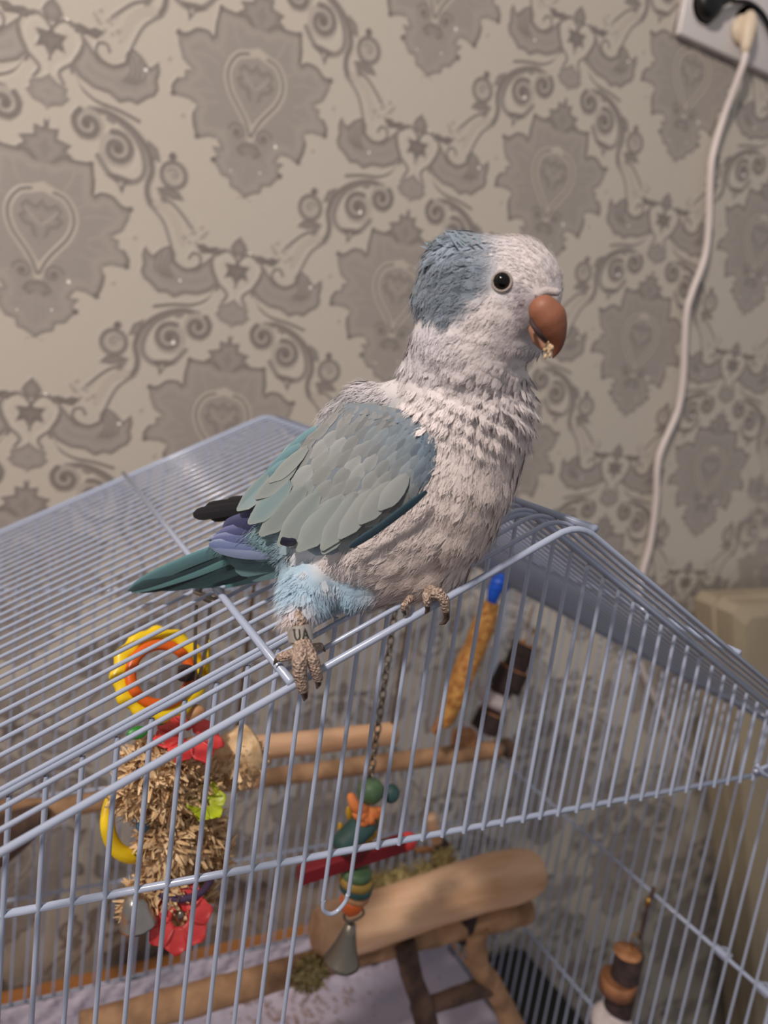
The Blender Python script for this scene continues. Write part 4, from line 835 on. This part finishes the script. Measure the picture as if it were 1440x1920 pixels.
# near wing: a shell over the flank that carries single feathers
gx, gy = np.meshgrid(np.arange(455, 840, 8.), np.arange(745, 1056, 8.)); ins = poly_in(gx.ravel(), gy.ravel(), WING, 2) > .5
hx, hy, ht = [], [], []
for x, y in zip(gx.ravel()[ins], gy.ravel()[ins]):
    h = hit(x, y)
    if h is not None: hx.append(x); hy.append(y); ht.append(h)
hx, hy, ht = map(np.array, (hx, hy, ht)); u1 = (hx - 650) / 150; u2 = (hy - 900) / 150
AA = np.stack([np.ones_like(u1), u1, u2, u1 * u1, u1 * u2, u2 * u2], 1); co, *_ = np.linalg.lstsq(AA, ht, rcond=None)
res_ = ht - AA @ co; off = np.percentile(res_, 3) - .0012; print('wing off', off)
def wt(x, y, edge=None):
    u1 = (np.asarray(x, float) - 650) / 150; u2 = (np.asarray(y, float) - 900) / 150
    e = poly_dist(np.atleast_1d(x), np.atleast_1d(y)) if edge is None else edge
    roll_ = .0050 * np.exp(-np.maximum(e, 0) / 12) + np.where(e < 0, -e * .00012, 0)
    return co[0] + co[1] * u1 + co[2] * u2 + co[3] * u1 * u1 + co[4] * u1 * u2 + co[5] * u2 * u2 + off + roll_
def poly_dist(x, y):
    w1 = poly_in(x, y, WING, 400); return (w1 - .5) * 800
def wpnt(x, y):
    t = float(wt(x, y)[0]) if hasattr(wt(x, y), '__len__') else float(wt(x, y)); return CAMn + np.array(ray(x, y).normalized()) * t
def wnrm(x, y):
    a_ = wpnt(x + 3, y) - wpnt(x - 3, y); b2 = wpnt(x, y + 3) - wpnt(x, y - 3); n = np.cross(a_, b2); n /= np.linalg.norm(n); return n if n @ (CAMn - wpnt(x, y)) > 0 else -n
# shell mesh
cx_, cy_ = 655, 900; rings = 14; nb_ = len(WING); WB = []
for i in range(nb_):
    a_, b2 = WING[i], WING[(i + 1) % nb_]
    for k in range(4): WB.append((a_[0] + (b2[0] - a_[0]) * k / 4, a_[1] + (b2[1] - a_[1]) * k / 4))
V = [wpnt(cx_, cy_)]; F = []; m_ = len(WB)
for r_ in range(1, rings + 1):
    s = r_ / rings * .965
    for (x, y) in WB: V.append(wpnt(cx_ + (x - cx_) * s, cy_ + (y - cy_) * s))
for (x, y) in WB: V.append(wpnt(cx_ + (x - cx_) * .94, cy_ + (y - cy_) * .94) + np.array(ray(x, y).normalized()) * .010)
for j in range(m_): F.append((0, 1 + j, 1 + (j + 1) % m_))
for r_ in range(rings):
    for j in range(m_): F.append((1 + r_ * m_ + j, 1 + r_ * m_ + (j + 1) % m_, 1 + (r_ + 1) * m_ + (j + 1) % m_, 1 + (r_ + 1) * m_ + j))
V = np.array(V); wing = obj('wing', V, [f[::-1] for f in F], M_plume, par); vcol(wing.data, np.tile(lin((118, 128, 136)), (len(V), 1)))
def wing_col(x, y):
    t = (x * .75 - y * .66)          # along the wing: high at the shoulder
    pts = [(-330, (134, 156, 158)), (-230, (142, 154, 152)), (-130, (158, 162, 160)), (-50, (160, 163, 163)), (10, (140, 152, 160)), (70, (122, 138, 152)), (130, (116, 132, 148))]
    c_ = np.array([np.interp(t, [p[0] for p in pts], [p[1][k] for p in pts]) for k in range(3)])
    if x > 780 : c_ = c_ * .6 + np.array((106, 126, 146)) * .4
    if y < 800 and x < 745: c_ = c_ * .4 + np.array((150, 148, 146)) * .6
    if x < 520: c_ = c_ * .5 + np.array((132, 168, 176)) * .5
    return c_
def wflow(x, y):
    # feathers sweep from the shoulder towards the lower left, fanning a little
    a_ = math.radians(np.interp(x * .66 + y * .75, [980, 1060, 1120, 1180, 1260], [138, 135, 131, 126, 122])); return np.array([math.cos(a_), math.sin(a_)])
cand = []
r2 = random.Random(11)
def size_at(x, y):
    t = x * .75 - y * .66; return float(np.interp(t, [-300, -200, -120, -40, 40, 130], [60, 60, 44, 34, 26, 22]))
for _ in range(26000):
    x = r2.uniform(478, 832); y = r2.uniform(752, 1040)
    if poly_dist(np.array([x]), np.array([y]))[0] < 1: continue
    if x * .75 - y * .66 < -178: continue
    s = size_at(x, y) * .50
    if all((x - a_) ** 2 + (y - b2) ** 2 > ((s + c_) / 2) ** 2 for a_, b2, c_ in cand): cand.append((x, y, s))
cand.sort(key=lambda c_: c_[0] * .75 - c_[1] * .66)
print('coverts', len(cand))
wing_feathers = 0
def put(name, x, y, Lp, Wp, col, parent=wing, lift=.07, up=.0003, dvec=None, **k_):
    P = wpnt(x, y); n = wnrm(x, y); v2 = wflow(x, y) if dvec is None else np.array(dvec) / np.linalg.norm(dvec); e = wpnt(x + v2[0] * Lp * .8, y + v2[1] * Lp * .8); d = e - P; sc_ = np.linalg.norm(d) / (Lp * .8)
    return one(name, parent, P + n * up, d, n, Lp * sc_, Wp * sc_, lift=lift, col=tuple(col), cols=5, **k_)
small = FB()
for x, y, s in cand:
    sz_ = size_at(x, y); c_ = wing_col(x, y) * r2.uniform(.90, 1.09); v2 = wflow(x, y); x0, y0 = x - v2[0] * sz_ * .35, y - v2[1] * sz_ * .35
    if poly_dist(np.array([x0]), np.array([y0]))[0] < 0: x0, y0 = x, y
    L_ = sz_ * 1.25
    ex, ey = x0 + v2[0] * L_, y0 + v2[1] * L_
    ov = poly_dist(np.array([ex]), np.array([ey]))[0]
    if ov < -6: L_ = max(L_ + ov + 2, L_ * .45)
    if sz_ > 33 and wing_feathers < 230:
        put('covert_feather', x0, y0, L_, sz_ * .72, c_, lift=.085, edge=tuple(np.minimum(c_ * 1.10 + 4, 255))); wing_feathers += 1
    else:
        P = wpnt(x0, y0); n = wnrm(x0, y0); e = wpnt(x0 + v2[0] * L_ * .8, y0 + v2[1] * L_ * .8); d = e - P; s3 = np.linalg.norm(d) / (L_ * .8)
        small.add(*feather(P + n * .0002, d, n, L_ * s3, sz_ * .72 * s3, lift=.07, col=tuple(c_), cols=5, edge=tuple(np.minimum(c_ * 1.08 + 3, 255))))
sm_o = small.build('shoulder_coverts', M_feather, wing); sm_o['kind'] = 'stuff'
# long covert feathers that form the trailing edge of the wing
for (x, y, dx, dy_, L_, W_) in ((640, 935, -.62, .80, 125, 52), (600, 925, -.58, .82, 122, 46), (575, 915, -.66, .75, 120, 44), (548, 905, -.68, .73, 108, 42), (522, 895, -.70, .70, 96, 40), (505, 890, -.58, .78, 88, 38),
                                (668, 930, -.50, .86, 118, 44), (700, 920, -.55, .83, 108, 42), (735, 905, -.60, .80, 96, 40), (765, 890, -.62, .78, 84, 36), (560, 870, -.72, .68, 100, 36), (580, 840, -.70, .72, 96, 34), (610, 950, -.60, .80, 98, 46), (650, 960, -.45, .88, 88, 40)):
    put('wing_feather', x, y, L_, W_, wing_col(x - 40, y + 40) * r2.uniform(.95, 1.04), dvec=(dx, dy_), lift=.11, up=.0009, curl=.03, edge=(168, 176, 172), blunt=.9)
# dark vanes painting the shaded gap under the wing, violet flight feathers, black far feathers, tail
fl_w = []
for k, (pts, wpx, col, edge) in enumerate((([(700, 965), (640, 1015), (560, 1046)], 20, (28, 52, 64), (60, 92, 104)), ([(790, 925), (730, 965), (660, 1018)], 18, (32, 52, 66), (52, 76, 90)))):
    pass
def quill(name, pts, y0, wpx, col, edge, parent, thick=0, cols=5, tip=.5, side=None, m=None, dn=0):
    """a long feather along a drawn path; widths in picture points at its own distance"""
    P = [np.array(at(px, py, yd)) for px, py, yd in pts]; P = [np.array(p[:]) for p in spline(P, 6)]; n_ = len(P); V, Cc, U = [], [], []
    for i, p in enumerate(P):
        q = i / (n_ - 1); t = P[min(i + 1, n_ - 1)] - P[max(i - 1, 0)]; t /= np.linalg.norm(t); vn = CAMn - p; vn /= np.linalg.norm(vn)
        if side is not None: vn = vn + np.array(side); vn /= np.linalg.norm(vn)
        s = np.cross(t, vn); s /= np.linalg.norm(s); nn = np.cross(s, t); wd = wpx * depth(p) / FPX * .5 * (min(1, .45 + q * 2) if q < .8 else max(.12, math.cos((q - .8) / .2 * 1.45) ** tip))
        for u_ in np.linspace(-1, 1, cols):
            V.append(p + s * wd * u_ - nn * (wd * .22 * u_ * u_) * np.sign(nn @ vn)); e_ = abs(u_) ** 3
            b_c, e_c = lin(col), lin(edge); Cc.append(b_c * (1 - e_ * (u_ > 0)) + e_c * e_ * (u_ > 0) if u_ > 0 else b_c * (.85 + .15 * (1 + u_))); U.append((u_, q * 6))
    F = [(i * cols + j, i * cols + j + 1, (i + 1) * cols + j + 1, (i + 1) * cols + j) for i in range(n_ - 1) for j in range(cols - 1)]
    f_ = FB(); f_.add(V, F, Cc, U); return f_.build(name, m or M_feather, parent)
WTIP = float(wpnt(510, 985)[1]) + .0035; print('wtip', WTIP)
fw = [((520, 972), (492, 974), (452, 985), (418, 1000), 44, (58, 62, 104), (96, 100, 140)),
      ((528, 984), (505, 988), (455, 1000), (402, 1012), 40, (74, 78, 122), (128, 134, 176)),
      ((545, 1002), (508, 1008), (455, 1014), (396, 1014), 34, (92, 100, 146), (150, 160, 196)),
      ((552, 1016), (510, 1024), (455, 1027), (392, 1020), 28, (108, 122, 164), (164, 176, 206)),
      ((556, 1026), (512, 1037), (455, 1037), (396, 1024), 22, (126, 140, 172), (186, 196, 216)),
      ]
for k, (a_, b2, c_, d_, wpx, col, edge) in enumerate(fw):
    yb = WTIP - .0005 - .0008 * k; quill('flight_feather', [(*a_, yb - .008), (*b2, yb + .004), (*c_, yb + .016), (*d_, yb + .028)], 0, wpx, col, edge, wing, tip=.6)
quill('flight_feather', [(556, 1014, -.0115), (542, 1017, -.0115), (526, 1013, -.0105)], 0, 16, (30, 30, 48), (50, 50, 72), wing, tip=.3)  # dark vane put in for the shaded notch at the wing tip
quill('flight_feather', [(800, 921, -.0480), (764, 950, -.0452), (708, 992, -.038), (655, 1026, -.031)], 0, 15, (32, 54, 68), (74, 100, 112), wing, tip=.4)  # dark strip put in for the gap along the wing's lower edge
# far wing
fwg = FB()
far = obj('far_wing', *ball((0, 0, 0), .001, 1), M_plume, par, loc=(0, 0, 0)) if False else None
P0 = [bp(560, 850, 30, .012), bp(520, 905, 26, .016), bp(480, 955, 18, .018)]
far = blob('wing', chain([bp(640, 800, 30, .018), bp(560, 862, 34, .022), bp(518, 912, 30, .026), bp(478, 962, 16, .026)]), .0016, M_plume, par, sm=3)
vcol(far.data, np.tile(lin((136, 172, 180)), (len(far.data.vertices), 1)))
for k, (x0, y0, x1, y1, wp2) in enumerate(((500, 950, 362, 966, 26), (505, 944, 385, 952, 22), (508, 938, 425, 940, 16), (505, 958, 395, 972, 20))):
    quill('flight_feather', [(x0, y0, .040), ((x0 + x1) / 2, (y0 + y1) / 2 - 3, .050 + .002 * k), (x1, y1, .062 + .002 * k)], 0, wp2, (30, 28, 34), (46, 42, 46), far, tip=.5)
for k, (x0, y0, x1, y1) in enumerate(((600, 800, 520, 880), (565, 835, 496, 905), (545, 862, 478, 930))):
    quill('covert_feather', [(x0, y0, .012), ((x0 + x1) / 2 - 4, (y0 + y1) / 2 - 2, .022), (x1, y1, .034)], 0, 24, (140, 182, 192), (160, 200, 208), far, tip=.5)
# tail
tail = obj('tail', *tube(spline([at(545, 1025, .020), at(480, 1036, .036), at(430, 1046, .048)], 4), [.009, .0095, .009, .0085, .008, .007, .006, .005, .003], 12), M_plume, par)
vcol(tail.data, np.tile(lin((120, 150, 156)), (len(tail.data.vertices), 1)))
tl = [((545, 1005), (440, 1022), (340, 1058), (243, 1104), 24), ((545, 1012), (445, 1030), (350, 1065), (240, 1108), 19), ((545, 1022), (450, 1042), (360, 1075), (246, 1110), 19), ((545, 1032), (455, 1052), (370, 1082), (262, 1110), 18),
      ((545, 1042), (470, 1060), (400, 1084), (300, 1106), 19), ((545, 1050), (490, 1066), (430, 1086), (352, 1100), 18), ((548, 1056), (505, 1072), (455, 1086), (395, 1098), 22)]
for k, (a_, b2, c_, d_, wpx) in enumerate(tl):
    cc = ((84, 122, 128), (38, 66, 72), (96, 142, 146), (34, 64, 70), (102, 148, 152), (48, 84, 92), (110, 168, 176))[k]  # every other feather darkened to paint the shaded gaps between them
    o5 = -.0010 * k
    quill('tail_feather', [(*a_, .004 + o5), (*b2, .036 + o5), (*c_, .062 + o5), (*d_, .092 + o5)], 0, wpx, cc, tuple(min(255, int(v * 1.35)) for v in cc), tail, tip=.8)
for k, (a_, b2, c_, wpx) in enumerate((((575, 1010), (500, 1035), (428, 1050), 44), ((575, 1030), (510, 1052), (440, 1066), 40), ((570, 1050), (520, 1066), (462, 1078), 34))):
    quill('tail_covert', [(*a_, .004), (*b2, .020 - .002 * k), (*c_, .036 - .002 * k)], 0, wpx, (112, 146, 152), (140, 168, 170), tail, tip=.5)

# eye, beak -------------------------------------------------------------
def on_body(px, py, out=0):
    t = hit(px, py) or .3; return CAMn + np.array(ray(px, py).normalized()) * (t - out)
ex_ = on_body(941, 528, -.0010); er = 14.0 * .29 / FPX
V, F = ball(ex_, er * 1.05, 3); eye = obj('eye', V, F, mat('dark eye', (8, 6, 6), .12, spec=.4), par)
h = bvh.ray_cast(CAM, ray(941, 528).normalized()); en = (Vector(h[1]) * .5 - ray(941, 528).normalized() * .5).normalized()
V, F = ringshape(Vector(on_body(941, 528, .0004)), en, er * 1.10, er * .17, n=32, flat=1.0); obj('eye_ring', V, F, mat('bare eyelid', (158, 146, 140), .6, bump=.5, bscale=1500), par)
by_ = lambda x, y: ydep(x, y) - .003
def bb(px, py, r, dy=0): P = at(px, py, by_(px, py) + dy - .014); return P, r * depth(P) / FPX
def mbeak(nm, base, tipc, ya, yb, rough=.35):
    m = mat(nm, base, rough, coat=.25, bump=.25, bscale=350, stretch=(1, 1, .25), spec=.5)
    return m
up_k = chain([bb(1020, 582, 29), bb(1029, 596, 33), bb(1035, 611, 28.5), bb(1041, 626, 21.5), bb(1044, 640, 15), bb(1044, 652, 10), bb(1041, 662, 5.8), bb(1036, 671, 2.4)], .12)
def pb_(me, c0):
    n = len(me.vertices); P = np.empty(n * 3); me.vertices.foreach_get('co', P); P = P.reshape(-1, 3) + c0; x, y = topx_np(P)
    t = np.clip((y - 550) / 110, 0, 1)[:, None]; e = np.clip((np.hypot(x - 1018, y - 590) - 22) / 30, 0, 1)[:, None]
    c = lin((150, 98, 74)) * (1 - t) + lin((118, 72, 52)) * t; c = c * (1 - .35 * e) + lin((112, 66, 48)) * .35 * e
    c *= (1 + .10 * noise3(P * np.array([1, 1, .4]), 700, 3))[:, None]; vcol(me, np.clip(c, 0, 1))
M_beak = mat('horn', (160, 100, 70), .5, attr='Col', coat=.05, bump=.12, bscale=500, spec=.35)
beak = blob('upper_beak', up_k, .0005, M_beak, par, sm=5, squash=(lat, .80), post=pb_)
def pl_(me, c0):
    n = len(me.vertices); P = np.empty(n * 3); me.vertices.foreach_get('co', P); P = P.reshape(-1, 3) + c0
    c = lin((150, 108, 86)) * (1 + .25 * noise3(P, 1400, 3))[:, None]; vcol(me, np.clip(c, 0, 1))
blob('lower_beak', chain([bb(1002, 618, 12, .003), bb(1010, 635, 13.5, .002), bb(1020, 648, 10.5, .001), bb(1028, 655, 6)], .15), .0005, M_beak, par, sm=3, squash=(lat, .8), post=pl_)
V, F = tube(spline([bb(994, 596, 1, -.0015)[0], bb(1001, 612, 1, -.0045)[0], bb(1014, 628, 1, -.0050)[0], bb(1026, 640, 1, -.0035)[0]], 5), [.0003, .0005, .0007, .0008, .0008, .0008, .0008, .0008, .0008, .0008, .0008, .0007, .0006, .0005, .0004, .0003], 8); obj('gape', V, F, mat('dark gape', (58, 38, 36), .7), par)
blob('cere', chain([bb(1008, 553, 7, .004), bb(1022, 546, 9, .004), bb(1044, 548, 8, .004)], .2), .0006, mat('bare cere', (186, 176, 174), .7, bump=.6, bscale=1200), par, sm=3)
mb = MB()
for k in range(16):
    P0 = np.array(bb(random.uniform(1022, 1036), random.uniform(640, 672), 4, -.003)[0]); V, F = ball(P0, (random.uniform(.0004, .0009), .0005, random.uniform(.0005, .0012)), 1); mb.add(V, F)
o = mb.build('food_crumbs', mat('dried food', (206, 178, 140), .9), par); o['kind'] = 'stuff'

# legs, feet, ring ---------------------------------------------------------
M_skin = mat('scaly skin', (200, 178, 162), .75, var=(136, 112, 98), vscale=1100, bump=1.0, bscale=1000, vor=True)
M_claw = mat('dark claw', (52, 40, 36), .35, coat=.3, var=(78, 62, 54), vscale=500)
fy = -.040
def fk(px, py, r, y=fy): P = at(px, py, y); return P, r * depth(P) / FPX
wA = Vector((.0965, -.0368, zroof(.0965, ZR)))
leg = blob('leg', chain([fk(562, 1160, 17, -.031), fk(562, 1180, 15.5, -.0325), fk(566, 1206, 19, -.0350), fk(570, 1220, 20, -.0385)], .3), .0008, M_skin, par, sm=3)
for pts, claw in (([(566, 1216, 15, -.0395), (562, 1240, 15.5, -.0428), (562, 1262, 14, -.0430), (567, 1285, 12, -.0425), (571, 1298, 8.5, -.0420)], [(570, 1296, 8, -.0425), (572, 1306, 6, -.042), (570, 1314, 2, -.041)]),
                  ([(574, 1216, 14, -.0395), (586, 1236, 13, -.0428), (592, 1256, 12, -.0430), (597, 1272, 9.5, -.0425)], [(596, 1270, 8.5, -.0428), (597, 1282, 6, -.042), (594, 1291, 2, -.041)]),
                  ([(562, 1222, 12, -.0330), (545, 1227, 11, -.0290), (526, 1233, 9.5, -.0265)], [(527, 1232, 7, -.0265), (518, 1238, 5, -.0262), (513, 1246, 1.8, -.026)]),
                  ([(574, 1218, 12, -.0330), (590, 1216, 10, -.0290), (600, 1212, 8, -.0270)], [(598, 1212, 6, -.0272), (606, 1216, 4, -.0265), (610, 1222, 1.6, -.026)])):
    tb = blob('toe', chain([fk(*p_) for p_ in pts], .2), .0006, M_skin, leg, sm=2); blob('claw', chain([fk(*p_) for p_ in claw], .15), .0004, M_claw, leg, sm=1)
leg2 = blob('leg', chain([fk(800, 1085, 18, -.026), fk(804, 1105, 15, -.033), fk(812, 1114, 14, -.0385)], .3), .0008, M_skin, par, sm=3)
for pts, claw in (([(808, 1112, 12, -.040), (822, 1112, 11, -.0425), (833, 1124, 10, -.0435), (836, 1142, 9, -.0425)], [(837, 1146, 7, -.0425), (838, 1158, 6, -.0415), (833, 1167, 4.5, -.041), (824, 1171, 1.8, -.0405)]),
                  ([(800, 1115, 9, -.0405), (800, 1126, 7.5, -.0425), (801, 1134, 6.5, -.042)], [(801, 1134, 6, -.042), (802, 1143, 5, -.0415), (797, 1150, 2, -.041)]),
                  ([(770, 1122, 8, -.034), (758, 1136, 7, -.0385), (757, 1144, 5, -.0380)], [(757, 1145, 5, -.0380), (760, 1152, 3.4, -.0375), (756, 1156, 1.6, -.037)])):
    blob('toe', chain([fk(*p_) for p_ in pts], .2), .0006, M_skin, leg2, sm=2); blob('claw', chain([fk(*p_) for p_ in claw], .15), .0004, M_claw, leg2, sm=1)
ra, rb = Vector(fk(561, 1172, 1, -.032)[0]), Vector(fk(564, 1200, 1, -.0335)[0]); rd = (ra - rb).normalized(); rc = (ra + rb) / 2; hh = (ra - rb).length / 2 + .0003; RR = 23.5 * depth(rc) / FPX
V, F = lathe([(RR - .0008, -hh), (RR, -hh + .0002), (RR, hh - .0002), (RR - .0008, hh), (RR - .0008, -hh)], rc, rd, 72); F = F[:-2]
ring = obj('leg_ring', V, F, mat('brushed alloy', (206, 198, 188), .48, .8, bump=.12, bscale=900), par, sm=False); ring['label'] = 'silver metal ring stamped UA'
# stamped letters U and A as shallow strokes wrapped around the ring
vn = (CAM - rc); vn = (vn - rd * vn.dot(rd)).normalized(); sx_ = rd.cross(vn).normalized()
if sx_.dot(RC @ Vector((1, 0, 0))) < 0: sx_ = -sx_
def on_ring(u_, v_, out=.00012):
    a_ = u_ / RR; return rc + (vn * math.cos(a_) + sx_ * math.sin(a_)) * (RR + out) + rd * v_
M_letter_shade = mat('letter shading', (60, 54, 50), .6, 0)  # dark colour stands in for the shading of the stamped letters
q_ = RR * .36
for nme, strokes in (('letter_u', [[(-.95, 1), (-.95, -.4), (-.75, -.95), (-.45, -.95), (-.25, -.4), (-.25, 1)], [(-1.15, 1), (-.8, 1)]]), ('letter_a', [[(.15, -1), (.55, 1), (.95, -1)], [(.3, -.35), (.8, -.35)]])):
    mb = MB()
    for s5 in strokes:
        P = []
        for (a_, b2), (c_, d_) in zip(s5[:-1], s5[1:]):
            for k in range(4): t = k / 4; P.append(on_ring((a_ + (c_ - a_) * t) * RR * .56 + RR * .10, (b2 + (d_ - b2) * t) * hh * .62))
        P.append(on_ring(s5[-1][0] * RR * .56 + RR * .10, s5[-1][1] * hh * .62)); mb.add(*tube(P, .00030, 6))
    mb.build(nme, M_letter_shade, ring)
